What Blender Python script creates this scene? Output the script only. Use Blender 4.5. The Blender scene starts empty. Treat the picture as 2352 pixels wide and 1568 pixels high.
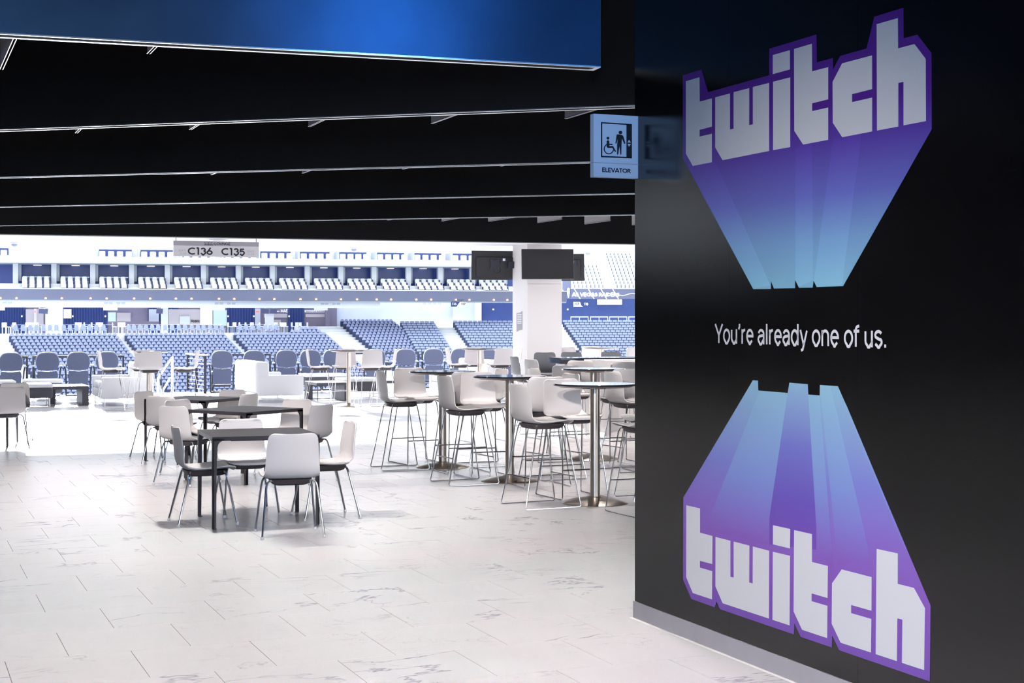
import bpy, math, random
from mathutils import Matrix, Vector
random.seed(7)
S = bpy.context.scene
COL = S.collection
R = math.radians
# ------------------------------------------------------------------ camera
F, CX, Y0, H = 3425.0, 1176.0, 736.0, 1.63       # focal length in pixels of 2352x1568, horizon row, eye height
cam = bpy.data.cameras.new('camera')
cam.sensor_width = 36.0
cam.lens = F / 2352 * 36
cam.shift_y = -(784 - Y0) / 2352
cam.clip_end = 600
co = bpy.data.objects.new('camera', cam); COL.objects.link(co)
co.location = (0, 0, H); co.rotation_euler = (R(90), 0, 0)
S.camera = co
# ------------------------------------------------------------------ world, sun, lamps, exposure
S.view_settings.view_transform = 'Standard'
S.view_settings.look = 'None'
S.view_settings.exposure = 0.0
S.view_settings.gamma = 1.0
S.view_settings.use_curve_mapping = False
w = bpy.data.worlds.new('stadium_daylight'); S.world = w; w.use_nodes = True
bg = w.node_tree.nodes['Background']
bg.inputs[0].default_value = (0.86, 0.93, 1.0, 1); bg.inputs[1].default_value = 2.5

def lamp(kind, name, loc, energy, color, **kw):
    l = bpy.data.lights.new(name, kind); l.energy = energy; l.color = color
    for k, v in kw.items():
        if k not in ('rot', 'aim'): setattr(l, k, v)
    o = bpy.data.objects.new(name, l); COL.objects.link(o); o.location = loc
    if 'aim' in kw:
        o.rotation_euler = (Vector(kw['aim']) - Vector(loc)).to_track_quat('-Z', 'Y').to_euler()
    return o
sun = lamp('SUN', 'sun', (0, 0, 30), 19.0, (0.97, 0.98, 1.0), angle=R(1.6),
           aim=(0.284 * 10, -0.93 * 10, 30 - 2.45))
WARM = (1.0, 0.93, 0.90)
for (x, y, e, sz) in [(-2.45, 12.2, 330, 105), (-0.9, 17.2, 210, 110), (0.95, 15.1, 230, 110), (-3.6, 16.0, 220, 110),
                      (-1.5, 8.4, 160, 125), (0.35, 9.3, 225, 120), (-3.6, 9.2, 135, 120), (-0.4, 5.4, 250, 135), (-2.6, 5.0, 120, 125), (-0.6, 13.0, 120, 115),
                      (0.9, 19.6, 280, 120), (-5.6, 14.0, 210, 120), (3.2, 20.5, 260, 125), (-8.5, 9.5, 300, 125), (0.9, 2.6, 260, 135), (0.6, 22.3, 330, 120), (-9.0, 16.0, 330, 125), (-12.0, 12.0, 330, 125), (-12.4, 17.5, 330, 125)]:
    lamp('SPOT', 'assumed_downlight', (x, y, 3.04), e, WARM, spot_size=R(sz), spot_blend=0.8, shadow_soft_size=0.035, aim=(x, y, 0))  # unseen ceiling spots, assumed from the shadows below; several added for brightness
# added fill spots, unseen near the camera, brightening the camera-facing sides at the tables
for (x, y, tx, ty, e, sz) in [(-2.2, 3.0, -2.3, 13.0, 420, 26), (-0.5, 3.4, -0.6, 15.0, 1450, 23), (-1.2, 4.2, 0.72, 15.0, 1500, 20), (-4.0, 5.5, -3.7, 17.0, 2300, 24), (-6.0, 7.0, -6.5, 19.3, 1700, 18)]:
    lamp('SPOT', 'fill_spot', (x, y, 2.98), e, WARM, spot_size=R(sz), spot_blend=0.9, shadow_soft_size=0.12, aim=(tx, ty, 0.3))
lamp('SPOT', 'mural_fill_spot', (-1.5, 4.3, 2.98), 270, WARM, spot_size=R(64), spot_blend=0.9, shadow_soft_size=0.1, aim=(1.3, 6.6, 0.9))  # unseen spot added to brighten the wall graphics
lamp('SPOT', 'fill_spot', (0.15, 22.0, 2.98), 380, WARM, spot_size=R(20), spot_blend=0.9, shadow_soft_size=0.1, aim=(0.7, 30.8, 1.4))  # unseen fill spot added to brighten the pillar
lamp('SPOT', 'assumed_blue_spot', (1.75, 3.85, 4.1), 170, (0.06, 0.34, 1.0), spot_size=R(46), spot_blend=1.0, shadow_soft_size=0.25, aim=(-0.65, 8.0, 3.25))  # unseen blue spot, assumed, placed so its glow falls on the nearest baffle
lamp('SPOT', 'assumed_blue_spot', (-0.1, 4.4, 3.0), 150, (0.16, 0.42, 1.0), spot_size=R(13), spot_blend=0.8, shadow_soft_size=0.06, aim=(0.53, 8.05, 2.6))  # second blue spot, unseen, added to tint the elevator sign
lamp('AREA', 'assumed_blue_fill', (-1.6, -3.5, 2.3), 330, (0.40, 0.64, 1.0), shape='RECTANGLE', size=4.5, size_y=1.2, aim=(-0.7, 8.0, 1.4))  # unseen blue fill, assumed behind the camera to tint the camera-facing surfaces

# ------------------------------------------------------------------ helpers
def mat(name, col, rough=0.5, metal=0.0, spec=0.5, emit=None, estr=0.0, noise=None, bump=None, coat=0.0):
    m = bpy.data.materials.new(name); m.use_nodes = True
    nt = m.node_tree; b = nt.nodes['Principled BSDF']
    b.inputs['Base Color'].default_value = (*col, 1)
    b.inputs['Roughness'].default_value = rough
    b.inputs['Metallic'].default_value = metal
    b.inputs['Specular IOR Level'].default_value = spec
    b.inputs['Coat Weight'].default_value = coat
    if emit:
        b.inputs['Emission Color'].default_value = (*emit, 1); b.inputs['Emission Strength'].default_value = estr
    if noise or bump:
        tc = nt.nodes.new('ShaderNodeTexCoord')
    if noise:                                        # (scale, amount): slight tone variation
        n = nt.nodes.new('ShaderNodeTexNoise'); n.inputs['Scale'].default_value = noise[0]; n.inputs['Detail'].default_value = 3
        mx = nt.nodes.new('ShaderNodeMix'); mx.data_type = 'RGBA'
        mx.inputs[6].default_value = (*[c * (1 - noise[1]) for c in col], 1)
        mx.inputs[7].default_value = (*[min(1, c * (1 + noise[1])) for c in col], 1)
        nt.links.new(tc.outputs['Object'], n.inputs['Vector'])
        nt.links.new(n.outputs['Fac'], mx.inputs[0]); nt.links.new(mx.outputs[2], b.inputs['Base Color'])
    if bump:                                         # (scale, strength, distance)
        n2 = nt.nodes.new('ShaderNodeTexNoise'); n2.inputs['Scale'].default_value = bump[0]; n2.inputs['Detail'].default_value = 2
        bp = nt.nodes.new('ShaderNodeBump'); bp.inputs['Strength'].default_value = bump[1]; bp.inputs['Distance'].default_value = bump[2]
        nt.links.new(tc.outputs['Object'], n2.inputs['Vector'])
        nt.links.new(n2.outputs['Fac'], bp.inputs['Height']); nt.links.new(bp.outputs['Normal'], b.inputs['Normal'])
    return m

M = {}
M['white_shell'] = mat('white_shell', (0.80, 0.76, 0.76), 0.42)
M['pan'] = mat('dark_pan', (0.045, 0.038, 0.042), 0.5)
M['chrome'] = mat('chrome', (0.90, 0.91, 0.94), 0.16, 1.0)
M['glide'] = mat('clear_glide', (0.75, 0.75, 0.78), 0.3)
M['table_dark'] = mat('table_dark', (0.052, 0.046, 0.054), 0.42, noise=(30, 0.12))
M['brushed'] = mat('brushed_steel', (0.68, 0.61, 0.54), 0.28, 1.0, bump=(220, 0.03, 0.002))
M['bar_top'] = mat('bar_top_glass', (0.018, 0.018, 0.026), 0.04, spec=0.8)
M['beige'] = mat('beige_underside', (0.62, 0.52, 0.46), 0.5)
M['black_wall'] = mat('black_gloss_wall', (0.0045, 0.0042, 0.005), 0.14, bump=(420, 0.07, 0.003))
M['black'] = mat('black_paint', (0.004, 0.004, 0.0055), 0.65, spec=0.25)
M['black_matte'] = mat('black_matte', (0.004, 0.004, 0.005), 0.85, spec=0.2)
M['slot'] = mat('slot_black', (0.003, 0.003, 0.004), 0.8)
M['white_strip'] = mat('bright_aluminium', (0.93, 0.92, 0.94), 0.22, 0.85)
M['fin'] = mat('fin_paint', (0.66, 0.62, 0.65), 0.6)
M['blue_panel'] = mat('satin_panel', (0.055, 0.10, 0.17), 0.33, 0.95, noise=(2.5, 0.3))
M['alu'] = mat('brushed_aluminium', (0.58, 0.56, 0.60), 0.38, 0.25, noise=(6, 0.10))
M['grout'] = mat('grout', (0.15, 0.13, 0.15), 0.9)
M['white_paint'] = mat('white_paint', (0.82, 0.82, 0.84), 0.6)
M['warm_white'] = mat('warm_white_paint', (0.84, 0.80, 0.79), 0.6)
M['sofa'] = mat('white_leatherette', (0.80, 0.81, 0.83), 0.45)
M['ottoman'] = mat('ottoman_cover', (0.075, 0.072, 0.09), 0.45)
M['coffee'] = mat('coffee_table_dark', (0.06, 0.055, 0.075), 0.35)
M['club'] = mat('club_chair_slate', (0.085, 0.10, 0.18), 0.55, noise=(60, 0.08))
M['club_rim'] = mat('club_chair_rim', (0.42, 0.46, 0.55), 0.5)
M['bracket'] = mat('chair_bracket', (0.03, 0.035, 0.05), 0.4)
M['rail'] = mat('rail_black', (0.02, 0.022, 0.04), 0.4)
M['white_rail'] = mat('rail_white', (0.80, 0.83, 0.88), 0.35)
M['seat_blue'] = mat('stadium_seat_slate', (0.33, 0.38, 0.62), 0.5)
M['seat_light'] = mat('stadium_seat_pale', (0.37, 0.44, 0.66), 0.45)
M['seat_dark'] = mat('stadium_seat_frame', (0.05, 0.07, 0.17), 0.6)
M['seat_white'] = mat('white_seat', (0.86, 0.88, 0.90), 0.5)
M['seat_bracket_shade'] = mat('seat_bracket_and_shade', (0.05, 0.065, 0.15), 0.6)
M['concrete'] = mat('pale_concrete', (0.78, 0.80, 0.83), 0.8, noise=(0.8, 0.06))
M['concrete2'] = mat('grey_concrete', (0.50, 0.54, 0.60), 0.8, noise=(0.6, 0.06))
M['led'] = mat('led_ribbon', (0.125, 0.14, 0.22), 0.5, noise=(0.25, 0.16))
M['navy'] = mat('navy_curtain', (0.027, 0.050, 0.175), 0.8, noise=(1.2, 0.2))
M['suite_glass'] = mat('suite_dark_glass', (0.03, 0.058, 0.24), 0.25)
M['kiosk'] = mat('kiosk_beige', (0.42, 0.38, 0.39), 0.6)
M['kiosk_dark'] = mat('kiosk_dark', (0.16, 0.14, 0.20), 0.5)
M['sky_glass'] = mat('window_pale_blue', (0.48, 0.62, 0.72), 0.3)
M['tv'] = mat('tv_screen', (0.006, 0.006, 0.009), 0.12)
M['tv_body'] = mat('tv_body', (0.022, 0.022, 0.026), 0.45)
M['tv_far'] = mat('far_screen', (0.10, 0.11, 0.22), 0.2)
M['sign_white'] = mat('sign_white', (0.82, 0.83, 0.86), 0.45)
M['sign_grey'] = mat('sign_body_grey', (0.66, 0.64, 0.66), 0.5)
M['sign_head'] = mat('sign_header_grey', (0.36, 0.34, 0.38), 0.5)
M['ink'] = mat('ink_black', (0.008, 0.010, 0.018), 0.5)
M['ink_grey'] = mat('ink_grey', (0.40, 0.39, 0.42), 0.5)
M['letter_white'] = mat('vinyl_white', (0.80, 0.80, 0.84), 0.32)
M['orange'] = mat('orange_lamp', (0.9, 0.45, 0.2), 0.4, emit=(1.0, 0.45, 0.16), estr=4.0)
M['warm_lamp'] = mat('warm_lamp', (0.9, 0.8, 0.6), 0.4, emit=(1.0, 0.82, 0.6), estr=1.6)
M['red_lamp'] = mat('red_exit_sign', (0.8, 0.1, 0.05), 0.4, emit=(1.0, 0.12, 0.06), estr=1.4)

def marble():
    m = bpy.data.materials.new('marble_tile'); m.use_nodes = True
    nt = m.node_tree; N = nt.nodes; L = nt.links; b = N['Principled BSDF']
    b.inputs['Roughness'].default_value = 0.27
    tc = N.new('ShaderNodeTexCoord'); oi = N.new('ShaderNodeObjectInfo'); at = N.new('ShaderNodeAttribute'); at.attribute_name = 'tile_seed'
    ad = N.new('ShaderNodeMath'); ad.operation = 'ADD'; L.new(oi.outputs['Random'], ad.inputs[0]); L.new(at.outputs['Fac'], ad.inputs[1])
    cmb = N.new('ShaderNodeCombineXYZ')
    for k, f in enumerate((37.0, 91.0, 53.0)):
        q = N.new('ShaderNodeMath'); q.operation = 'MULTIPLY'; q.inputs[1].default_value = f
        L.new(ad.outputs[0], q.inputs[0]); L.new(q.outputs[0], cmb.inputs[k])
    va = N.new('ShaderNodeVectorMath'); va.operation = 'ADD'
    L.new(tc.outputs['Object'], va.inputs[0]); L.new(cmb.outputs[0], va.inputs[1])
    mp = N.new('ShaderNodeMapping'); mp.inputs['Rotation'].default_value = (0, 0, R(24)); mp.inputs['Scale'].default_value = (0.8, 1.5, 1)
    L.new(va.outputs[0], mp.inputs['Vector'])
    def vein(scale, dist, width, mscale, m0, m1):
        n = N.new('ShaderNodeTexNoise'); n.inputs['Scale'].default_value = scale; n.inputs['Detail'].default_value = 5; n.inputs['Distortion'].default_value = dist
        n.inputs['Roughness'].default_value = 0.62
        L.new(mp.outputs[0], n.inputs['Vector'])
        s = N.new('ShaderNodeMath'); s.operation = 'SUBTRACT'; s.inputs[1].default_value = 0.5; L.new(n.outputs['Fac'], s.inputs[0])
        a = N.new('ShaderNodeMath'); a.operation = 'ABSOLUTE'; L.new(s.outputs[0], a.inputs[0])
        r = N.new('ShaderNodeMapRange'); r.inputs[1].default_value = 0.0; r.inputs[2].default_value = width; r.inputs[3].default_value = 1; r.inputs[4].default_value = 0
        L.new(a.outputs[0], r.inputs[0])
        n2 = N.new('ShaderNodeTexNoise'); n2.inputs['Scale'].default_value = mscale; n2.inputs['Detail'].default_value = 1
        L.new(va.outputs[0], n2.inputs['Vector'])
        r2 = N.new('ShaderNodeMapRange'); r2.inputs[1].default_value = m0; r2.inputs[2].default_value = m1
        L.new(n2.outputs['Fac'], r2.inputs[0])
        p = N.new('ShaderNodeMath'); p.operation = 'MULTIPLY'; L.new(r.outputs[0], p.inputs[0]); L.new(r2.outputs[0], p.inputs[1])
        return p
    v1 = vein(1.0, 0.6, 0.014, 1.3, 0.51, 0.66)
    v2 = vein(2.1, 1.0, 0.009, 2.0, 0.53, 0.70)
    h2 = N.new('ShaderNodeMath'); h2.operation = 'MULTIPLY'; h2.inputs[1].default_value = 0.55; L.new(v2.outputs[0], h2.inputs[0])
    mxx = N.new('ShaderNodeMath'); mxx.operation = 'MAXIMUM'; L.new(v1.outputs[0], mxx.inputs[0]); L.new(h2.outputs[0], mxx.inputs[1])
    mx = N.new('ShaderNodeMix'); mx.data_type = 'RGBA'
    mx.inputs[6].default_value = (0.80, 0.785, 0.80, 1); mx.inputs[7].default_value = (0.43, 0.41, 0.49, 1)
    L.new(mxx.outputs[0], mx.inputs[0]); L.new(mx.outputs[2], b.inputs['Base Color'])
    return m
M['marble'] = marble()

def print_gradient(name, stops, z0, z1, gain=1.0):
    """printed vinyl: colour runs with the height on the wall"""
    m = bpy.data.materials.new(name); m.use_nodes = True
    nt = m.node_tree; b = nt.nodes['Principled BSDF']; b.inputs['Roughness'].default_value = 0.3
    g = nt.nodes.new('ShaderNodeNewGeometry'); s = nt.nodes.new('ShaderNodeSeparateXYZ'); r = nt.nodes.new('ShaderNodeMapRange')
    r.inputs[1].default_value = z0; r.inputs[2].default_value = z1
    c = nt.nodes.new('ShaderNodeValToRGB')
    nt.links.new(g.outputs['Position'], s.inputs[0]); nt.links.new(s.outputs['Z'], r.inputs[0]); nt.links.new(r.outputs[0], c.inputs[0])
    nt.links.new(c.outputs[0], b.inputs['Base Color'])
    e = c.color_ramp.elements
    while len(e) < len(stops): e.new(0.5)
    for k, (p, col) in enumerate(stops):
        e[k].position = p; e[k].color = (*[min(1, v * gain) for v in col], 1)
    return m

ONES = 'first second third fourth fifth sixth seventh eighth ninth tenth eleventh twelfth thirteenth fourteenth fifteenth sixteenth seventeenth eighteenth nineteenth'.split()
TENS = {20: 'twentieth', 30: 'thirtieth'}
def nth(n):
    """1 -> first, 21 -> twenty-first"""
    if n < 20: return ONES[n - 1]
    if n in TENS: return TENS[n]
    return {2: 'twenty-', 3: 'thirty-'}[n // 10] + ONES[n % 10 - 1]
class MB:
    """collects faces; build() links them as one mesh object"""
    def __init__(s): s.v = []; s.f = []
    def add(s, vs, fs):
        o = len(s.v); s.v += [tuple(p) for p in vs]; s.f += [tuple(i + o for i in f) for f in fs]; return s
    def box(s, c, d, rz=0.0):
        hx, hy, hz = d[0] / 2, d[1] / 2, d[2] / 2; ca, sa = math.cos(rz), math.sin(rz)
        vs = []
        for z in (-hz, hz):
            for x, y in ((-hx, -hy), (hx, -hy), (hx, hy), (-hx, hy)):
                vs.append((c[0] + x * ca - y * sa, c[1] + x * sa + y * ca, c[2] + z))
        return s.add(vs, [(3, 2, 1, 0), (4, 5, 6, 7), (0, 1, 5, 4), (1, 2, 6, 5), (2, 3, 7, 6), (3, 0, 4, 7)])
    def rbox(s, c, d, r=0.03, seg=3):
        """box with rounded vertical edges and softened top and bottom"""
        hx, hy, hz = d[0] / 2, d[1] / 2, d[2] / 2
        rings = []
        n = 4 * (seg + 1)
        for z, ins in ((-hz, r * .7), (-hz + r * .3, r * .2), (-hz + r, 0), (hz - r, 0), (hz - r * .3, r * .2), (hz, r * .7)):
            ring = []
            for q in range(4):
                sx, sy = ((1, 1), (-1, 1), (-1, -1), (1, -1))[q]
                for k in range(seg + 1):
                    a = math.pi / 2 * (q + k / seg)
                    ring.append((c[0] + sx * (hx - r) + math.cos(a) * (r - ins), c[1] + sy * (hy - r) + math.sin(a) * (r - ins), c[2] + z))
            rings.append(ring)
        vs = [p for ring in rings for p in ring]; fs = []
        for i in range(len(rings) - 1):
            for k in range(n):
                k2 = (k + 1) % n
                fs.append((i * n + k, i * n + k2, (i + 1) * n + k2, (i + 1) * n + k))
        fs.append(tuple(range(n - 1, -1, -1))); fs.append(tuple((len(rings) - 1) * n + k for k in range(n)))
        return s.add(vs, fs)
    def tube(s, pts, r, seg=8, cap=True):
        pts = [Vector(p) for p in pts]; rings = []
        rr = r if isinstance(r, (list, tuple)) else [r] * len(pts)
        t0 = (pts[1] - pts[0]).normalized()
        a = Vector((0, 0, 1)) if abs(t0.z) < 0.9 else Vector((1, 0, 0))
        u = t0.cross(a).normalized()
        for i, p in enumerate(pts):
            if i == 0: t = pts[1] - pts[0]
            elif i == len(pts) - 1: t = pts[-1] - pts[-2]
            else: t = (pts[i + 1] - p).normalized() + (p - pts[i - 1]).normalized()
            t.normalize(); u = (u - t * u.dot(t)).normalized(); v = t.cross(u)
            rings.append([p + u * math.cos(2 * math.pi * k / seg) * rr[i] + v * math.sin(2 * math.pi * k / seg) * rr[i] for k in range(seg)])
        vs = [q for ring in rings for q in ring]; fs = []
        for i in range(len(pts) - 1):
            for k in range(seg):
                k2 = (k + 1) % seg
                fs.append((i * seg + k, i * seg + k2, (i + 1) * seg + k2, (i + 1) * seg + k))
        if cap:
            fs.append(tuple(range(seg - 1, -1, -1))); fs.append(tuple((len(pts) - 1) * seg + k for k in range(seg)))
        return s.add(vs, fs)
    def lathe(s, prof, seg=32, c=(0, 0, 0)):
        vs = []; fs = []; n = len(prof)
        for r, z in prof:
            for k in range(seg):
                a = 2 * math.pi * k / seg; vs.append((c[0] + r * math.cos(a), c[1] + r * math.sin(a), c[2] + z))
        for i in range(n - 1):
            for k in range(seg):
                k2 = (k + 1) % seg; fs.append((i * seg + k, i * seg + k2, (i + 1) * seg + k2, (i + 1) * seg + k))
        fs.append(tuple(range(seg - 1, -1, -1))); fs.append(tuple((n - 1) * seg + k for k in range(seg)))
        return s.add(vs, fs)
    def prism(s, poly, h0, h1, axes=None):
        """closed outline (2D) extruded from h0 to h1; axes maps (x, y, h) to 3D"""
        ax = axes or (lambda x, y, h: (x, y, h))
        a = sum(poly[i][0] * poly[(i + 1) % len(poly)][1] - poly[(i + 1) % len(poly)][0] * poly[i][1] for i in range(len(poly)))
        if a < 0: poly = poly[::-1]
        n = len(poly)
        vs = [ax(x, y, h0) for x, y in poly] + [ax(x, y, h1) for x, y in poly]
        fs = [tuple(range(n - 1, -1, -1)), tuple(range(n, 2 * n))]
        for i in range(n):
            j = (i + 1) % n; fs.append((i, j, n + j, n + i))
        return s.add(vs, fs)
    def mesh(s, name, m, smooth=False):
        me = bpy.data.meshes.new(name); me.from_pydata(s.v, [], s.f)
        if m is not None: me.materials.append(m)
        if smooth:
            for p in me.polygons: p.use_smooth = True
            try: me.set_sharp_from_angle(angle=R(38))
            except Exception: pass
        me.update(); return me
    def build(s, name, m, parent=None, smooth=False):
        return link(name, s.mesh(name, m, smooth), parent)

def link(name, me, parent=None, loc=None, rz=None):
    o = bpy.data.objects.new(name, me); COL.objects.link(o)
    if parent is not None: o.parent = parent
    if loc is not None: o.location = loc
    if rz is not None: o.rotation_euler = (0, 0, rz)
    return o
def tag(o, label=None, cat=None, group=None, kind=None):
    if label: o['label'] = label
    if cat: o['category'] = cat
    if group: o['group'] = group
    if kind: o['kind'] = kind
    return o
def empty(name, loc=(0, 0, 0), rz=0.0, label=None, cat=None, group=None, kind=None):
    o = bpy.data.objects.new(name, None); COL.objects.link(o); o.location = loc; o.rotation_euler = (0, 0, rz)
    o.empty_display_size = 0.1
    return tag(o, label, cat, group, kind)
def kids(o): return [c for c in bpy.data.objects if c.parent == o]
def copy_tree(tree, loc, rz, label=None, group=None):
    """tree = (root, [(part, [sub parts])]) ; copies share their meshes"""
    root, parts = tree
    r = root.copy(); COL.objects.link(r); r.location = loc; r.rotation_euler = (0, 0, rz)
    if label: r['label'] = label
    if group: r['group'] = group
    for p, subs in parts:
        c = p.copy(); COL.objects.link(c); c.parent = r
        for q in subs:
            d = q.copy(); COL.objects.link(d); d.parent = c
    return r
def struct(name, mb, m, smooth=False):
    return tag(mb.build(name, m, None, smooth), kind='structure')
def floor_pt(px, py, z=0.0):
    Y = F * (H - z) / (py - Y0); return (px - CX) * Y / F, Y
def at(px, py, Y): return ((px - CX) * Y / F, Y, H - (py - Y0) * Y / F)
def xat(px, Y): return (px - CX) * Y / F

def frame_matrix(O, ex, ey):
    ex = Vector(ex).normalized(); ey = Vector(ey).normalized(); ez = ex.cross(ey)
    m = Matrix.Identity(4)
    for i in range(3):
        m[i][0], m[i][1], m[i][2], m[i][3] = ex[i], ey[i], ez[i], O[i]
    return m


# ------------------------------------------------------------------ stroke lettering (every glyph drawn here as flat ribbons)
def _arc(cx, cy, rx, ry, a0, a1, n=12):
    return [(cx + rx * math.cos(R(a0 + (a1 - a0) * k / n)), cy + ry * math.sin(R(a0 + (a1 - a0) * k / n))) for k in range(n + 1)]
XH = 0.53
def _glyphs():
    g = {}
    o = lambda cx, w, h: _arc(cx, h / 2, w, h / 2, 0, 360, 24)
    g['o'] = (0.56, [o(0.28, 0.21, XH)]); g['e'] = (0.55, [[(0.075, 0.275), (0.475, 0.275)] + _arc(0.275, XH / 2, 0.20, XH / 2, 3, 318, 22)])
    g['u'] = (0.54, [[(0.09, XH)] + [(0.09, 0.2)] + _arc(0.265, 0.185, 0.175, 0.185, 180, 360, 12), [(0.44, XH), (0.44, 0)]])
    g['n'] = (0.54, [[(0.09, 0), (0.09, XH)], _arc(0.265, XH - 0.185, 0.175, 0.185, 180, 0, 12) + [(0.44, 0)]])
    g['r'] = (0.36, [[(0.09, 0), (0.09, XH)], _arc(0.29, XH - 0.20, 0.20, 0.20, 180, 88, 8)])
    g['l'] = (0.23, [[(0.115, 0), (0.115, 0.73)]]); g['d'] = (0.58, [o(0.27, 0.195, XH), [(0.47, 0), (0.47, 0.73)]])
    g['a'] = (0.53, [_arc(0.265, XH - 0.175, 0.175, 0.175, 165, 0, 10) + [(0.44, 0.0)], [(0.44, 0.315)] + [(0.29, 0.30)] + _arc(0.23, 0.145, 0.16, 0.145, 80, 290, 12) + [(0.36, 0.06), (0.44, 0.16)]])
    g['y'] = (0.50, [[(0.05, XH), (0.255, 0.02)], [(0.455, XH), (0.255, 0.0), (0.20, -0.14), (0.09, -0.175)]])
    g['f'] = (0.33, [[(0.13, 0)] + _arc(0.28, 0.57, 0.15, 0.15, 180, 92, 8) + [(0.32, 0.722)], [(0.01, XH - 0.02), (0.32, XH - 0.02)]])
    g['s'] = (0.49, [_arc(0.245, XH - 0.135, 0.165, 0.135, 25, 215, 10) + [(0.30, 0.235)] + _arc(0.245, 0.135, 0.175, 0.135, 45, -155, 10)])
    g['t'] = (0.33, [[(0.14, 0.68)] + [(0.14, 0.12)] + _arc(0.25, 0.11, 0.11, 0.11, 180, 280, 6), [(0.01, XH - 0.02), (0.30, XH - 0.02)]])
    g['.'] = (0.24, [[(0.115, 0), (0.115, 0.10)]]); g["'"] = (0.22, [[(0.12, 0.73), (0.12, 0.62), (0.06, 0.53)]])
    g['-'] = (0.36, [[(0.05, 0.3), (0.31, 0.3)]]); g[' '] = (0.24, [])
    C = 0.72
    g['Y'] = (0.60, [[(0.03, C), (0.30, 0.30), (0.30, 0)], [(0.57, C), (0.30, 0.30)]])
    g['E'] = (0.50, [[(0.09, 0), (0.09, C)], [(0.05, C - .045), (0.46, C - .045)], [(0.09, C / 2), (0.42, C / 2)], [(0.05, 0.045), (0.46, 0.045)]])
    g['L'] = (0.44, [[(0.09, C), (0.09, 0)], [(0.05, 0.045), (0.42, 0.045)]])
    g['V'] = (0.62, [[(0.04, C), (0.31, 0.02)], [(0.58, C), (0.31, 0.02)]])
    g['A'] = (0.66, [[(0.03, 0), (0.33, C)], [(0.63, 0), (0.33, C)], [(0.15, 0.2), (0.51, 0.2)]])
    g['T'] = (0.52, [[(0.02, C - .045), (0.50, C - .045)], [(0.26, C), (0.26, 0)]])
    g['O'] = (0.80, [_arc(0.40, C / 2, 0.33, C / 2 - 0.01, 0, 360, 26)]); g['Q'] = (0.80, g['O'][1] + [[(0.45, 0.2), (0.72, 0.0)]])
    g['R'] = (0.54, [[(0.09, 0), (0.09, C)], [(0.09, C - .045), (0.26, C - .045)] + _arc(0.26, C - 0.205, 0.17, 0.16, 90, -90, 10) + [(0.09, C - 0.365)], [(0.24, C - 0.365), (0.50, 0)]])
    g['B'] = (0.54, g['R'][1][:2] + [[(0.09, C - 0.365), (0.28, C - 0.365)] + _arc(0.28, 0.2, 0.19, 0.155, 90, -90, 10) + [(0.09, 0.045)]])
    g['P'] = (0.52, g['R'][1][:2]); g['D'] = (0.62, [[(0.09, 0), (0.09, C)], [(0.09, C - .045), (0.22, C - .045)] + _arc(0.22, C / 2, 0.32, C / 2 - .045, 90, -90, 14) + [(0.09, 0.045)]])
    g['U'] = (0.60, [[(0.10, C), (0.10, 0.24)] + _arc(0.30, 0.22, 0.20, 0.21, 180, 360, 12) + [(0.50, C)]])
    g['N'] = (0.66, [[(0.09, 0), (0.09, C)], [(0.09, C), (0.57, 0)], [(0.57, 0), (0.57, C)]])
    g['M'] = (0.82, [[(0.09, 0), (0.14, C)], [(0.14, C), (0.41, 0.08)], [(0.68, C), (0.41, 0.08)], [(0.73, 0), (0.68, C)]])
    g['G'] = (0.76, [_arc(0.39, C / 2, 0.32, C / 2 - 0.01, 48, 360, 22), [(0.42, C / 2 - 0.02), (0.71, C / 2 - 0.02)]])
    g['C'] = (0.66, [_arc(0.40, C / 2, 0.33, C / 2 - 0.01, 52, 308, 20)])
    g['S'] = (0.48, [_arc(0.25, C - 0.19, 0.16, 0.18, 30, 220, 10) + [(0.30, 0.35)] + _arc(0.24, 0.19, 0.18, 0.18, 50, -150, 10)])
    g['I'] = (0.25, [[(0.125, 0), (0.125, C)]])
    g['1'] = (0.40, [[(0.08, C - 0.09), (0.22, C - .02)], [(0.24, 0), (0.24, C)]])
    g['3'] = (0.52, [_arc(0.25, C - 0.18, 0.16, 0.17, 165, -80, 12), _arc(0.25, 0.20, 0.19, 0.20, 80, -165, 12)])
    g['5'] = (0.52, [[(0.44, C - .045), (0.14, C - .045), (0.10, 0.38)] + _arc(0.25, 0.22, 0.19, 0.22, 110, -155, 14)])
    g['6'] = (0.54, [_arc(0.27, 0.21, 0.20, 0.20, 0, 360, 18), [(0.09, 0.27), (0.36, C)]])
    g['7'] = (0.48, [[(0.03, C - .045), (0.45, C - .045), (0.16, 0)]])
    g['8'] = (0.54, [_arc(0.27, 0.19, 0.20, 0.19, 0, 360, 18), _arc(0.27, C - 0.16, 0.16, 0.16, 0, 360, 16)])
    g['9'] = (0.54, [_arc(0.27, C - 0.21, 0.20, 0.20, 0, 360, 18), [(0.45, C - 0.27), (0.18, 0)]])
    g['0'] = (0.54, [_arc(0.27, C / 2, 0.20, C / 2 - 0.01, 0, 360, 20)])
    return g
GLY = _glyphs()
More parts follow.
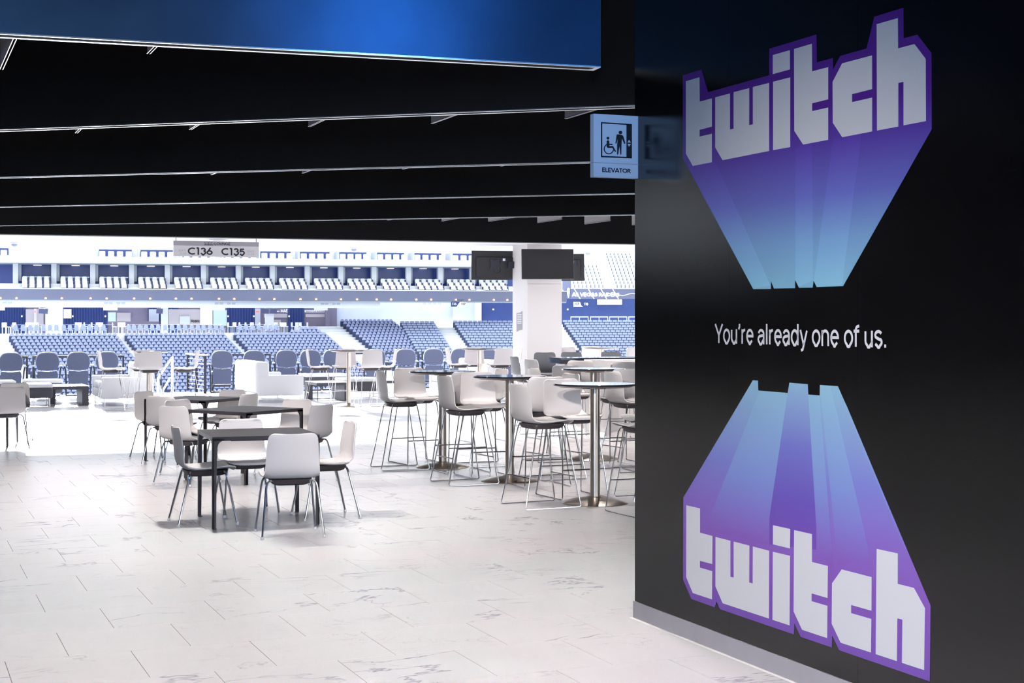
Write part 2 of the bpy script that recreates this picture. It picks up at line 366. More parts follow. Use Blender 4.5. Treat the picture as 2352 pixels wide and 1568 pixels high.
def ribbon(mb, pts, h, z):
    closed = math.dist(pts[0], pts[-1]) < 1e-6
    if closed: pts = pts[:-1]
    n = len(pts); Lf = []; Rt = []
    for i in range(n):
        a = pts[i - 1] if (i > 0 or closed) else None; b = pts[(i + 1) % n] if (i < n - 1 or closed) else None
        d1 = Vector((pts[i][0] - a[0], pts[i][1] - a[1])).normalized() if a else None
        d2 = Vector((b[0] - pts[i][0], b[1] - pts[i][1])).normalized() if b else None
        d1 = d1 or d2; d2 = d2 or d1
        n1, n2 = Vector((-d1.y, d1.x)), Vector((-d2.y, d2.x)); m_ = (n1 + n2)
        m_ = m_.normalized() if m_.length > 1e-6 else n1
        k = h / max(0.45, m_.dot(n1)); Lf.append((pts[i][0] + m_.x * k, pts[i][1] + m_.y * k)); Rt.append((pts[i][0] - m_.x * k, pts[i][1] - m_.y * k))
    for i in range(n if closed else n - 1):
        j = (i + 1) % n
        mb.add([(*Rt[i], z), (*Rt[j], z), (*Lf[j], z), (*Lf[i], z)], [(0, 1, 2, 3)])
def lettering(parent, body, x0, x1, y0, cap, m, weight=0.10, z=0.0008, name='letter', joined=False):
    """body set between x0 and x1 on baseline y0 with the given cap height; one mesh per letter unless joined"""
    tot = sum(GLY[c][0] for c in body); k = (x1 - x0) / tot; ky = cap / 0.72; x = x0; J = MB()
    for c in body:
        adv, strokes = GLY[c]; mb = J if joined else MB()
        for st_ in strokes:
            # keep the ribbon inside the letter height
            q = [(px_, weight / 2 + py_ * (0.72 - weight) / 0.72 if (py_ > 0.01 and len(st_) > 3) else py_) for px_, py_ in st_]
            if len(st_) > 3: q = [(px_, py_ - weight / 2 + weight / 2) for px_, py_ in q]
            t = MB(); ribbon(t, q, weight / 2, z)
            mb.add([(x + vx * k, y0 + vy * ky, vz) for vx, vy, vz in t.v], t.f)
        if strokes and not joined: mb.build(name, m, parent)
        x += adv * k
    if joined: return J.build(name, m, parent)

TH = R(22.65)
U = (-math.sin(TH), math.cos(TH))        # along the black wall, away from the camera
V = (math.cos(TH), math.sin(TH))         # across the hall, to the right
def uv(p, a, b): return (p[0] + V[0] * a + U[0] * b, p[1] + V[1] * a + U[1] * b)

# ------------------------------------------------------------------ floor of marble tiles
EDGE_O, EDGE_A = (-10.8, 31.5), R(26.7)                     # row of club seats along the floor edge
ED = (math.cos(EDGE_A), math.sin(EDGE_A)); EN = (-ED[1], ED[0])
def edge(t, w): return (EDGE_O[0] + ED[0] * t + EN[0] * w, EDGE_O[1] + ED[1] * t + EN[1] * w)
e0, e1 = edge(-16, 0.75), edge(24, 0.75)
fl = MB().prism([(-24, -9), (12, -9), (12, e1[1]), e1, e0, (-24, e0[1] - 0.5)], -0.35, -0.0013)
floor = struct('floor', fl, M['grout'])
T = 0.59; gap = 0.0035; tu0, tw0 = -2.155, 7.25
tm = MB().box((0, 0, -0.005), (T - gap, T - gap, 0.010)).mesh('tile', M['marble'])
cand = []
for n in range(-12, 62):
    for k in range(-46, 46):
        a = (k + 0.5 + (0.5 if n % 2 else 0.0)) * T; b = (n + 0.5) * T
        x = tu0 + V[0] * a + U[0] * b; y = tw0 + V[1] * a + U[1] * b
        if y < 1.0 or x < -17 or x > 7.5: continue
        if (x - EDGE_O[0]) * EN[0] + (y - EDGE_O[1]) * EN[1] > 0.42: continue
        # clear of the black wall
        s = (x - 0.674) * V[0] + (y - 8.186) * V[1]; q = (x - 0.674) * U[0] + (y - 8.186) * U[1]
        if q < 0.0 and s > 0.36: continue
        px = CX + x / y * F; py = Y0 + F * H / y
        seen = -60 < px < 2400 and py < 1620 and (px < 1490 or q < 0)
        cand.append((0 if seen else 1, y, x, y))
cand.sort()
rest = MB(); seeds = []
for i, (hid, _, x, y) in enumerate(cand):
    if i < 300 and not hid:
        link('tile', tm, floor, (x, y, 0), TH)
    else:
        rest.box((x, y, -0.005), (T - gap, T - gap, 0.010), TH); seeds += [random.random()] * 6
ro = rest.build('tile_field', M['marble'], floor); ro['kind'] = 'stuff'
atr = ro.data.attributes.new('tile_seed', 'FLOAT', 'FACE')
atr.data.foreach_set('value', seeds)

# ------------------------------------------------------------------ black mural wall on the right
WC = (0.674, 8.186); WD = (math.sin(TH), -math.cos(TH)); WN = (-V[0], -V[1])
def wpt(s, z, n=0.0): return (WC[0] + WD[0] * s + WN[0] * n, WC[1] + WD[1] * s + WN[1] * n, z)
def wall_sz(px, py):
    k = (px - CX) / F
    s = (k * WC[1] - WC[0]) / (WD[0] - k * WD[1]); Y = WC[1] + WD[1] * s
    return s, H - (py - Y0) * Y / F
WL = 9.0
wm = MB().prism([(WC[0] - WN[0] * 0.012, WC[1] - WN[1] * 0.012), wpt(WL, 0, -0.012)[:2], wpt(WL, 0, -0.35)[:2], wpt(0, 0, -0.35)[:2]], 0, 4.3)
wall = struct('wall_right', wm, M['black'])
seams = [0.0] + [wall_sz(p, 800)[0] for p in (1675, 1970)]
while seams[-1] < WL - 1.0: seams.append(seams[-1] + (seams[2] - seams[1]))
for a, b in zip(seams[:-1], seams[1:]):
    pm = MB().prism([wpt(a + 0.0008, 0)[:2], wpt(b - 0.0008, 0)[:2], wpt(b - 0.0008, 0, -0.012)[:2], wpt(a + 0.0008, 0, -0.012)[:2]], 0.0, 4.3)
    pm.build('panel', M['black_wall'], wall)
bb = struct('baseboard_right', MB().prism([wpt(-0.006, 0, 0)[:2], wpt(WL, 0, 0)[:2], wpt(WL, 0, 0.008)[:2], wpt(-0.006, 0, 0.008)[:2]], 0.0, 0.092), M['alu'])
struct('trim_1', MB().prism([wpt(-0.01, 0, 0.0)[:2], wpt(WL, 0, 0.0)[:2], wpt(WL, 0, 0.03)[:2], wpt(-0.01, 0, 0.03)[:2]], -0.003, 0.0015), M['warm_white'])

# printed graphics: thin vinyl sheets on the wall (frame x = along the wall, y = up, z = out of the wall)
WMAT = frame_matrix((WC[0], WC[1], 0), (WD[0], WD[1], 0), (0, 0, 1))
def wall_thing(name, label, cat):
    o = empty(name, label=label, cat=cat); o.matrix_world = WMAT; return o
def vinyl(name, pxs, m, parent, n0, n1):
    return MB().prism([wall_sz(*p) for p in pxs], n0, n1).build(name, m, parent)
PUR = (0.095, 0.020, 0.31); MID = (0.155, 0.17, 0.60); CYA = (0.26, 0.55, 0.74)
za = wall_sz(1840, 655)[1]; zb = wall_sz(1840, 20)[1]
up_st = [(0.0, CYA), (0.16, (0.22, 0.42, 0.72)), (0.32, MID), (0.50, (0.115, 0.055, 0.43)), (0.62, PUR), (1.0, (0.10, 0.022, 0.32))]
G1 = print_gradient('vinyl_upper', up_st, za, zb); G1l = print_gradient('vinyl_upper_light', up_st, za, zb, 1.14); G1d = print_gradient('vinyl_upper_deep', up_st, za, zb, 0.9)
A = lambda L: [(1540 + .2636 * x, .2636 * y) for x, y in L]
B = lambda L: [(1350 + .426 * x, .426 * y) for x, y in L]
up = wall_thing('wall_graphic', 'upper purple and blue graphic with white block letters on the black wall', 'wall graphic')
out = A([(108, 657), (270, 607), (328, 803), (862, 655), (862, 425), (1273, 300), (1276, 543), (1416, 505), (1418, 605), (1480, 487), (1710, 422),
         (1778, 145), (2030, 68), (2032, 333), (2152, 302), (2275, 462), (2277, 1125)]) + \
      B([(1377, 1542), (1235, 1547), (1218, 1512), (1213, 1550), (1140, 1551), (1118, 1508), (1118, 1553), (1005, 1555), (988, 1514), (988, 1557), (893, 1558)]) + A([(108, 1375)])
vinyl('backing_sheet', out, G1, up, 0.0002, 0.0010)
vinyl('light_ray', [(1645, 372), (1770, 656), (1730, 662), (1578, 376)], G1l, up, 0.0010, 0.0014)
vinyl('light_ray', [(1828, 340), (1866, 318), (1868, 644), (1837, 658), (1827, 643)], G1l, up, 0.0010, 0.0014)
vinyl('light_ray', [(1914, 318), (1980, 306), (1935, 655), (1878, 658), (1870, 645)], G1l, up, 0.0010, 0.0014)
LETTERS_A = {'letter_t': [[(137, 708), (255, 673), (257, 885), (363, 857), (363, 1103), (256, 1131), (256, 1190), (363, 1165), (363, 1413), (197, 1445), (137, 1337)],
                          [(1080, 427), (1235, 381), (1236, 622), (1377, 585), (1377, 865), (1237, 900), (1237, 968), (1377, 937), (1377, 1218), (1159, 1259), (1082, 1140)]],
             'letter_w': [[(393, 848), (521, 814), (521, 1128), (553, 1121), (553, 803), (688, 768), (688, 1090), (721, 1083), (721, 758), (862, 722), (862, 1315), (457, 1395), (393, 1285)]],
             'letter_i': [[(897, 712), (1046, 674), (1046, 1281), (897, 1308)]], 'letter_dot': [[(895, 480), (1043, 437), (1043, 605), (895, 646)]],
             'letter_c': [[(1499, 552), (1759, 483), (1760, 776), (1585, 820), (1585, 890), (1760, 850), (1760, 1145), (1500, 1195), (1418, 1070), (1416, 714)]],
             'letter_h': [[(1800, 211), (1984, 158), (1986, 422), (2129, 384), (2227, 513), (2229, 1055), (2034, 1092), (2034, 713), (1988, 723), (1988, 1102), (1803, 1137)]]}
for nme, ls in LETTERS_A.items():
    for l in ls: vinyl(nme, A(l), M['letter_white'], up, 0.0014, 0.0022)
# lower graphic
za2 = wall_sz(1840, 1500)[1]; zb2 = wall_sz(1840, 880)[1]
P2 = (0.27, 0.11, 0.52)
lo_st = [(0.0, (0.19, 0.085, 0.46)), (0.30, P2), (0.48, (0.27, 0.16, 0.60)), (0.66, (0.23, 0.25, 0.68)), (0.84, (0.27, 0.40, 0.70)), (1.0, (0.30, 0.55, 0.72))]
G2 = print_gradient('vinyl_lower', lo_st, za2, zb2)
lt = [(0.0, (0.19, 0.085, 0.46)), (0.36, P2), (0.50, (0.25, 0.22, 0.66)), (0.62, (0.24, 0.32, 0.72)), (0.84, (0.28, 0.46, 0.74)), (1.0, (0.32, 0.58, 0.74))]
G2l = print_gradient('vinyl_lower_light', lt, za2, zb2)
dk = [(0.0, (0.19, 0.085, 0.46)), (0.36, (0.20, 0.075, 0.47)), (0.56, (0.16, 0.10, 0.52)), (0.76, (0.19, 0.20, 0.62)), (0.92, (0.27, 0.40, 0.70)), (1.0, (0.30, 0.53, 0.72))]
G2d = print_gradient('vinyl_lower_deep', dk, za2, zb2)
C3 = lambda L: [(1630 + .17857 * x, 720 + .17857 * y) for x, y in L]
D3 = lambda L: [(1540 + .2857 * x, 1120 + .2857 * y) for x, y in L]
lo = wall_thing('wall_graphic', 'lower violet and blue graphic with white block letters near the baseboard', 'wall graphic')
vinyl('backing_sheet', D3([(105, 77)]) + C3([(558, 857), (622, 862), (626, 988), (1006, 1020), (1027, 888), (1262, 907), (1269, 1040), (1418, 1052), (1421, 917), (1650, 933)]) +
      [(1940, 921.6), (1945, 932)] + D3([(2092, 945), (2086, 1555), (1357, 1304), (1301, 1184), (1298, 1282), (1048, 1197), (997, 1088), (993, 1178), (398, 974), (372, 912), (357, 959), (169, 893), (103, 737)]),
      G2, lo, 0.0002, 0.0010)
vinyl('light_ray', [(1746, 897), (1809, 902), (1768, 1190), (1768, 1252), (1620, 1215)], G2l, lo, 0.0010, 0.0014)
vinyl('dark_ray', [(1813.5, 880), (1855, 882), (1875, 1210), (1875, 1262), (1768, 1250), (1768, 1186)], G2d, lo, 0.0010, 0.0014)
vinyl('light_ray', [(1857, 906), (1883, 908), (1915, 1310), (1880, 1262), (1876, 1200)], G2l, lo, 0.0010, 0.0014)
vinyl('light_ray', [(1884, 885), (1908, 886), (2000, 1280), (1925, 1300)], G2l, lo, 0.0010, 0.0014)
vinyl('light_ray', [(1924, 887), (1938, 918), (2090, 1280), (2075, 1250)], G2l, lo, 0.0010, 0.0014)
LETTERS_B = {'letter_t': [[(130, 140), (240, 165), (240, 360), (340, 387), (338, 612), (239, 586), (239, 640), (338, 669), (336, 896), (182, 845), (129, 717)],
                          [(997, 339), (1140, 371), (1140, 595), (1268, 628), (1266, 885), (1138, 848), (1137, 910), (1265, 948), (1262, 1207), (1061, 1140), (993, 993)]],
             'letter_w': [[(365, 394), (484, 425), (484, 714), (511, 721), (511, 431), (637, 464), (635, 760), (664, 768), (665, 471), (796, 505), (794, 1050), (422, 927), (364, 791)]],
             'letter_i': [[(826, 513), (964, 546), (960, 1105), (823, 1060)]], 'letter_dot': [[(827, 300), (965, 330), (963, 487), (827, 454)]],
             'letter_c': [[(1380, 655), (1620, 717), (1619, 987), (1455, 941), (1455, 1006), (1618, 1053), (1615, 1323), (1371, 1244), (1299, 1091), (1302, 767)]],
             'letter_h': [[(1661, 490), (1831, 527), (1830, 771), (1960, 804), (2049, 967), (2042, 1464), (1864, 1406), (1868, 1059), (1827, 1048), (1823, 1392), (1653, 1336)]]}
for nme, ls in LETTERS_B.items():
    for l in ls: vinyl(nme, D3(l), M['letter_white'], lo, 0.0014, 0.0022)
s0, zc = wall_sz(1645, 787.5); s1, _ = wall_sz(2029, 796); zt = wall_sz(1650, 744)[1]
slog = wall_thing('wall_slogan', 'white slogan lettering between the two graphics on the black wall', 'lettering')
lettering(slog, "You're already one of us.", s0 - 0.01, s1 + 0.03, zc, zt - zc, M['letter_white'], 0.098, 0.0016)

# projecting elevator sign
sw, _ = wall_sz(1466, 400)
ES = empty('elevator_sign', label='white elevator sign sticking out from the edge of the black wall', cat='sign')
ES.matrix_world = frame_matrix((WC[0] + WD[0] * sw, WC[1] + WD[1] * sw, 0), (V[0], V[1], 0), (0, 0, 1))   # x to the wall, y up, z to the camera side
MB().box((-0.1355, 2.615, -0.021), (0.269, 0.262, 0.042)).build('upper_plate', M['sign_white'], ES)
MB().box((-0.1355, 2.4435, -0.021), (0.269, 0.076, 0.042)).build('lower_plate', M['sign_white'], ES)
MB().box((-0.1355, 2.4828, -0.021), (0.277, 0.0035, 0.048)).build('divider', M['alu'], ES)
def epx(x, y):      # zoom coordinates of the sign face to face metres
    return (-0.269 + (x - 282) / (1128 - 282) * 0.269, 2.746 - (y - (172 + (x - 282) * 0.052)) / (1365 - 172) * 0.341)
def flat(name, poly, m, parent, z0, z1, conv): return MB().prism([conv(*p) for p in poly], z0, z1).build(name, m, parent)
def ring(name, cx, cy, r0, r1, a0, a1, m, parent, z, conv, n=20):
    P = [(cx + r1 * math.cos(a0 + (a1 - a0) * k / n), cy + r1 * math.sin(a0 + (a1 - a0) * k / n)) for k in range(n + 1)]
    Q = [(cx + r0 * math.cos(a0 + (a1 - a0) * k / n), cy + r0 * math.sin(a0 + (a1 - a0) * k / n)) for k in range(n, -1, -1)]
    return flat(name, P + Q, m, parent, z, z + 0.0008, conv)
def disc(cx, cy, r, n=16): return [(cx + r * math.cos(2 * math.pi * k / n), cy + r * math.sin(2 * math.pi * k / n)) for k in range(n)]
I = M['ink']
pic = MB()
def addf(poly, z=0.0): pic.prism([epx(*p) for p in poly], z, z + 0.0008)
addf([(415, 330), (1005, 366), (1005, 390), (415, 355)]); addf([(415, 968), (1005, 995), (1005, 1022), (415, 995)])
addf([(415, 330), (440, 331), (440, 995), (415, 995)]); addf([(900, 362), (1005, 366), (1005, 1022), (900, 1015)])
pic.build('car_frame', I, ES)
man = MB(); pic = man
addf(disc(785, 527, 34)); addf([(712, 568), (738, 560), (815, 575), (838, 592), (880, 735), (858, 745), (812, 640), (805, 760), (802, 945), (783, 950), (765, 790), (742, 945), (720, 947), (722, 760), (735, 650), (708, 738), (690, 735)])
man.build('standing_figure', I, ES)
wc = MB(); pic = wc
addf(disc(547, 635, 27)); addf([(523, 690), (545, 672), (570, 685), (573, 740), (635, 742), (635, 765), (573, 765), (576, 785), (645, 785), (702, 885), (683, 898), (630, 820), (545, 820), (523, 800)])
P = [(565 + 98 * math.cos(t), 838 + 103 * math.sin(t)) for t in [R(10) + R(245) * k / 20 for k in range(21)]]
Q = [(565 + 79 * math.cos(t), 838 + 84 * math.sin(t)) for t in [R(10) + R(245) * (20 - k) / 20 for k in range(21)]]
addf(P + Q); wc.build('wheelchair_figure', I, ES)
arr = MB(); pic = arr
addf([(950, 665), (982, 720), (918, 718)], 0.0008); addf([(918, 742), (982, 745), (950, 800)], 0.0008); arr.build('arrows', M['sign_white'], ES)
lettering(ES, 'ELEVATOR', epx(436, 1290)[0], epx(982, 1206)[0], 2.4335, 0.0235, I, 0.15, 0.0006)

# ------------------------------------------------------------------ other walls and the ceiling
struct('wall_left', MB().box((-15.2, 5.0, 2.15), (0.3, 28.0, 4.3)).box((-15.2, 24.6, 1.47), (0.3, 11.2, 2.94)), M['black_matte'])
struct('wall_back', MB().box((-5, -8.2, 2.15), (22, 0.3, 4.3)), M['black_matte'])
struct('wall_bar', MB().box((8.2, 22, 2.15), (0.3, 26.0, 4.3)), M['warm_white'])
HB = 3.05
so0, so1 = floor_pt(0, 537, HB), floor_pt(1457, 560, HB)
sd = Vector((so1[0] - so0[0], so1[1] - so0[1])).normalized(); sn = Vector((-sd.y, sd.x))
def sof(t, w): return (so0[0] + sd.x * t + sn.x * w, so0[1] + sd.y * t + sn.y * w)
struct('ceiling', MB().prism([(-15.3, -8.3), (8.3, -8.3), sof(17.3, 0.3), sof(-8, 0.3)], 4.3, 4.45), M['black_matte'])
soff = struct('trim_2', MB().prism([sof(-8, 0), sof(17.3, 0), sof(17.3, 0.3), sof(-8, 0.3)], HB, 4.3), M['black'])
oc = struct('ceiling_outer', MB().prism([sof(-8, 0.31), sof(17.3, 0.31), sof(17.3, 7.0), sof(-8, 6.3)], 3.2, 3.36), M['white_paint'])
# hanging black baffles with white-edged bottoms, white fins behind them
lines = [('l1', (0, 78), (1380, 155)), ('l2', (0, 298), (1457, 243)), ('l3', (0, 407), (1357, 372)), ('l4', (0, 475), (1457, 444)), ('l5', (0, 518), (1457, 493))]
names = ['blue lit ceiling baffle nearest the camera, with white bottom edge', 'black ceiling baffle first behind the blue one', 'black ceiling baffle second behind the blue one',
         'black ceiling baffle third behind the blue one', 'black ceiling baffle farthest back, just before the bright opening']
fin_at = {1: [(175, 306), (437, 298), (710, 291), (992, 284), (1299, 273)], 2: [(70, 409), (485, 402), (695, 398), (925, 389), (1150, 382)], 0: [(3, 160), (341, 124)],
          4: [(890, 506), (1015, 508), (1122, 509), (1235, 512), (1343, 515), (1452, 517)], 3: []}
for i, (_, p, q) in enumerate(lines):
    a, b = Vector(floor_pt(*p, HB)), Vector(floor_pt(*q, HB))
    d = (b - a).normalized(); n = Vector((-d.y, d.x)); L = (b - a).length
    t0, t1 = -3.0, L + (0 if i == 0 else 2.6)
    bo = empty('ceiling_baffle', (a.x, a.y, HB), math.atan2(d.y, d.x), names[i], 'ceiling baffle', 'ceiling baffles')
    th = 0.115
    MB().box(((t0 + t1) / 2, th / 2, 0.63), (t1 - t0, th, 1.246)).build('panel', M['blue_panel'] if i == 0 else M['black'], bo)
    MB().box(((t0 + t1) / 2, 0.009, 0.0035), (t1 - t0, 0.018, 0.007)).build('edge_strip', M['white_strip'], bo)
    MB().box(((t0 + t1) / 2, th - 0.014, 0.0035), (t1 - t0, 0.028, 0.007)).build('edge_strip', M['white_strip'], bo)
    MB().box((t1 - 0.015, th / 2 - 0.005, 0.0035), (0.03, th - 0.046, 0.007)).build('end_strip', M['white_strip'], bo)
    MB().box(((t0 + t1) / 2 - 0.02, th / 2 - 0.005, 0.0055), (t1 - t0 - 0.04, th - 0.046, 0.003)).build('slot', M['slot'], bo)
    for (fx, fy) in fin_at[i]:
        far = Vector(floor_pt(fx, fy, HB)); rel = far - a
        if i == 4:
            near = far - Vector(U) * min((rel.dot(n) - th) / Vector(U).dot(n), 0.85 if fx > 1200 else 1.25)
        else:
            k = (rel.dot(n) - th) / Vector(U).dot(n); near = far - Vector(U) * k
        Lf = (far - near).length; mid = (far + near) / 2
        fo = MB().box((0, 0, 0.14), (0.012, Lf, 0.28)).build('fin', M['fin'], bo)
        MB().box((0, 0, 0.003), (0.020, Lf, 0.006)).build('fin_edge', M['white_strip'], fo)
        lm = mid - a; ang = math.atan2(d.y, d.x)
        fo.location = (lm.dot(d), lm.dot(n), 0.0); fo.rotation_euler = (0, 0, TH - ang)

# ------------------------------------------------------------------ seating: shell chair and sled bar stool
def shell_mesh(zs, name):
    prof = [(0.225, -0.022, .165), (0.222, -0.008, .195), (0.208, 0.002, .208), (0.16, 0.006, .215), (0.08, 0.0, .218), (-0.02, -0.008, .216), (-0.10, -0.008, .213), (-0.155, 0.004, .209),
            (-0.19, 0.032, .206), (-0.211, 0.08, .203), (-0.222, 0.14, .199), (-0.230, 0.20, .195), (-0.238, 0.255, .191), (-0.245, 0.30, .186), (-0.2475, 0.318, .178), (-0.249, 0.330, .163), (-0.2495, 0.335, .14)]
    nx = 10; top = []; G = []
    for j, (y, z, wd) in enumerate(prof):
        row = []
        back = max(0, min(1, (z - 0.02) / 0.1))
        for i in range(nx + 1):
            s = -1 + 2 * i / nx
            dy = 0.030 * s * s * back; dz = 0.016 * s ** 4 * (1 - back)
            row.append(Vector((wd * s, y + dy, zs + z + dz)))
        G.append(row)
    nr = len(G); vs = []; fs = []; t = 0.017
    nrm = [[None] * (nx + 1) for _ in G]
    for j in range(nr):
        for i in range(nx + 1):
            a = G[min(j + 1, nr - 1)][i] - G[max(j - 1, 0)][i]; b = G[j][min(i + 1, nx)] - G[j][max(i - 1, 0)]
            nrm[j][i] = b.cross(a).normalized()
    # upper (sitting) side is +n for the seat
    idx = lambda l, j, i: l * nr * (nx + 1) + j * (nx + 1) + i
    for l in (0, 1):
        for j in range(nr):
            for i in range(nx + 1):
                edge_in = 0.004 if (i in (0, nx) or j in (0, nr - 1)) else 0
                vs.append(G[j][i] + nrm[j][i] * ((-t / 2 + edge_in) if l else (t / 2 - edge_in)))
    for j in range(nr - 1):
        for i in range(nx):
            fs.append((idx(0, j, i), idx(0, j, i + 1), idx(0, j + 1, i + 1), idx(0, j + 1, i)))
            fs.append((idx(1, j, i + 1), idx(1, j, i), idx(1, j + 1, i), idx(1, j + 1, i + 1)))
    for j in range(nr - 1):
        fs.append((idx(0, j + 1, 0), idx(1, j + 1, 0), idx(1, j, 0), idx(0, j, 0)))
        fs.append((idx(0, j, nx), idx(1, j, nx), idx(1, j + 1, nx), idx(0, j + 1, nx)))
    for i in range(nx):
        fs.append((idx(0, 0, i), idx(1, 0, i), idx(1, 0, i + 1), idx(0, 0, i + 1)))
        fs.append((idx(0, nr - 1, i + 1), idx(1, nr - 1, i + 1), idx(1, nr - 1, i), idx(0, nr - 1, i)))
    mb = MB().add(vs, fs); return mb.mesh(name, M['white_shell'], True)
def pan_mesh(zs):
    ring = []
    for z, sx, sy in ((zs - 0.062, .115, .125), (zs - 0.050, .140, .155), (zs - 0.014, .158, .172)):
        ring.append((z, sx, sy))
    mb = MB(); n = 20; vs = []; fs = []
    for z, sx, sy in ring:
        for k in range(n):
            a = 2 * math.pi * k / n
            cx = math.copysign(abs(math.cos(a)) ** 0.35, math.cos(a)); cy = math.copysign(abs(math.sin(a)) ** 0.35, math.sin(a))
            vs.append((cx * sx, cy * sy + 0.01, z))
    for j in range(2):
        for k in range(n):
            k2 = (k + 1) % n; fs.append((j * n + k, j * n + k2, (j + 1) * n + k2, (j + 1) * n + k))
    fs.append(tuple(range(n - 1, -1, -1))); fs.append(tuple(2 * n + k for k in range(n)))
    return mb.add(vs, fs).mesh('seat_pan', M['pan'], True)
def arc(p0, p1, p2, n=4):
    p0, p1, p2 = map(Vector, (p0, p1, p2))
    return [(p0 * (1 - t) ** 2 + p1 * 2 * t * (1 - t) + p2 * t * t) for t in [k / n for k in range(n + 1)]]
def make_chair():
    r = empty('shell_chair'); zs = 0.448; parts = []
    parts.append((link('seat_shell', shell_mesh(zs, 'seat_shell'), r), []))
    parts.append((link('seat_pan', pan_mesh(zs), r), []))
    for sx in (-1, 1):
        for sy in (-1, 1):
            foot = (sx * 0.232, sy * 0.225 + (0.0 if sy > 0 else -0.015), 0.012)
            pts = [(sx * 0.10, sy * 0.115 + 0.01, zs - 0.032)] + arc((sx * 0.155, sy * 0.13, zs - 0.024), (sx * 0.186, sy * 0.14, zs - 0.022), (sx * 0.193, sy * 0.152, zs - 0.075)) + [foot]
            lg = MB().tube(pts, 0.0085, 8).build('leg', M['chrome'], r, True)
            gl = MB().lathe([(0.010, 0.0), (0.013, 0.003), (0.011, 0.016), (0.0092, 0.022)], 10, (foot[0], foot[1], 0)).build('glide', M['glide'], lg, True)
            parts.append((lg, [gl]))
    return r, parts
def make_stool():
    r = empty('bar_stool'); zs = 0.745; parts = []
    parts.append((link('seat_shell', shell_mesh(zs, 'stool_shell'), r), []))
    parts.append((link('seat_pan', pan_mesh(zs), r), []))
    for sx in (-1, 1):
        pts = [(sx * 0.10, -0.12, zs - 0.032), (sx * 0.165, -0.125, zs - 0.026), (sx * 0.178, -0.135, zs - 0.06), (sx * 0.235, -0.262, 0.05)] + \
              arc((sx * 0.238, -0.268, 0.03), (sx * 0.24, -0.272, 0.008), (sx * 0.24, -0.245, 0.007)) + \
              arc((sx * 0.24, 0.245, 0.007), (sx * 0.24, 0.272, 0.008), (sx * 0.238, 0.268, 0.03)) + \
              [(sx * 0.235, 0.262, 0.05), (sx * 0.178, 0.150, zs - 0.06), (sx * 0.165, 0.14, zs - 0.026), (sx * 0.10, 0.13, zs - 0.032)]
        parts.append((MB().tube(pts, 0.0062, 8).build('side_frame', M['chrome'], r, True), []))
    k = 0.27
    xw = 0.235 - (k - 0.05) / (zs - 0.11) * 0.057; yw = 0.262 - (k - 0.05) / (zs - 0.11) * 0.112
    parts.append((MB().tube([(-xw, yw, k), (xw, yw, k)], 0.0062, 8).build('footrest', M['chrome'], r, True), []))
    yb = 0.262 - (k - 0.05) / (zs - 0.11) * 0.127
    parts.append((MB().tube([(-xw, -yb, k), (xw, -yb, k)], 0.0062, 8).build('rear_brace', M['chrome'], r, True), []))
    return r, parts
CH = make_chair(); STL = make_stool()
used = {}
def place(tree, p, face_deg, label, cat, group):
    """face_deg: world heading the sitter looks to, 90 = away from the camera"""
    rz = R(face_deg - 90); loc = (p[0], p[1], 0)
    if tree[0].name not in used:
        used[tree[0].name] = 1; r = tree[0]; r.location = loc; r.rotation_euler = (0, 0, rz)
    else: r = copy_tree(tree, loc, rz)
    return tag(r, label, cat, group)
GA = 'white shell chairs at the dark dining tables'; GB = 'white bar stools'
AU, AV = 90 + 22.65, 22.65
ch = lambda p, a, l: place(CH, p, a, l, 'chair', GA)
ch((-1.70, 11.38), 106, 'white chair at the nearest dark table, back turned to the camera')
ch((-2.49, 12.04), 22, 'white chair in profile on the left of the nearest dark table')
ch((-1.56, 12.42), 202, 'white chair in profile on the right of the nearest dark table')
ch((-2.25, 12.62), -68, 'white chair behind the nearest dark table, facing the camera')
ch((-3.25, 14.95), 62, 'white chair left of the middle dark table, back to the camera')
ch((-2.10, 15.10), 150, 'white chair right of the middle dark table, seen from behind')
ch((-2.42, 15.90), -118, 'white chair behind the middle dark table, facing the camera')
ch((-3.40, 15.85), -33, 'white chair at the far left of the middle dark table, mostly hidden')
ch((-3.86, 16.90), 70, 'white chair in front of the farthest diamond-set dark table, back to camera')
ch((-4.20, 17.72), -23, 'white chair at the left end of the farthest diamond-set dark table')
ch((-3.50, 18.02), -113, 'white chair behind the farthest diamond-set dark table, seat showing')
ch((-3.24, 17.33), 157, 'white chair right of the farthest diamond-set dark table, seen from outside')
ch((-6.50, 19.10), 128, 'white chair cut by the left edge of the picture, seen from behind')
ch((-6.72, 20.05), -80, 'white chair partly hidden at the left edge behind another chair')

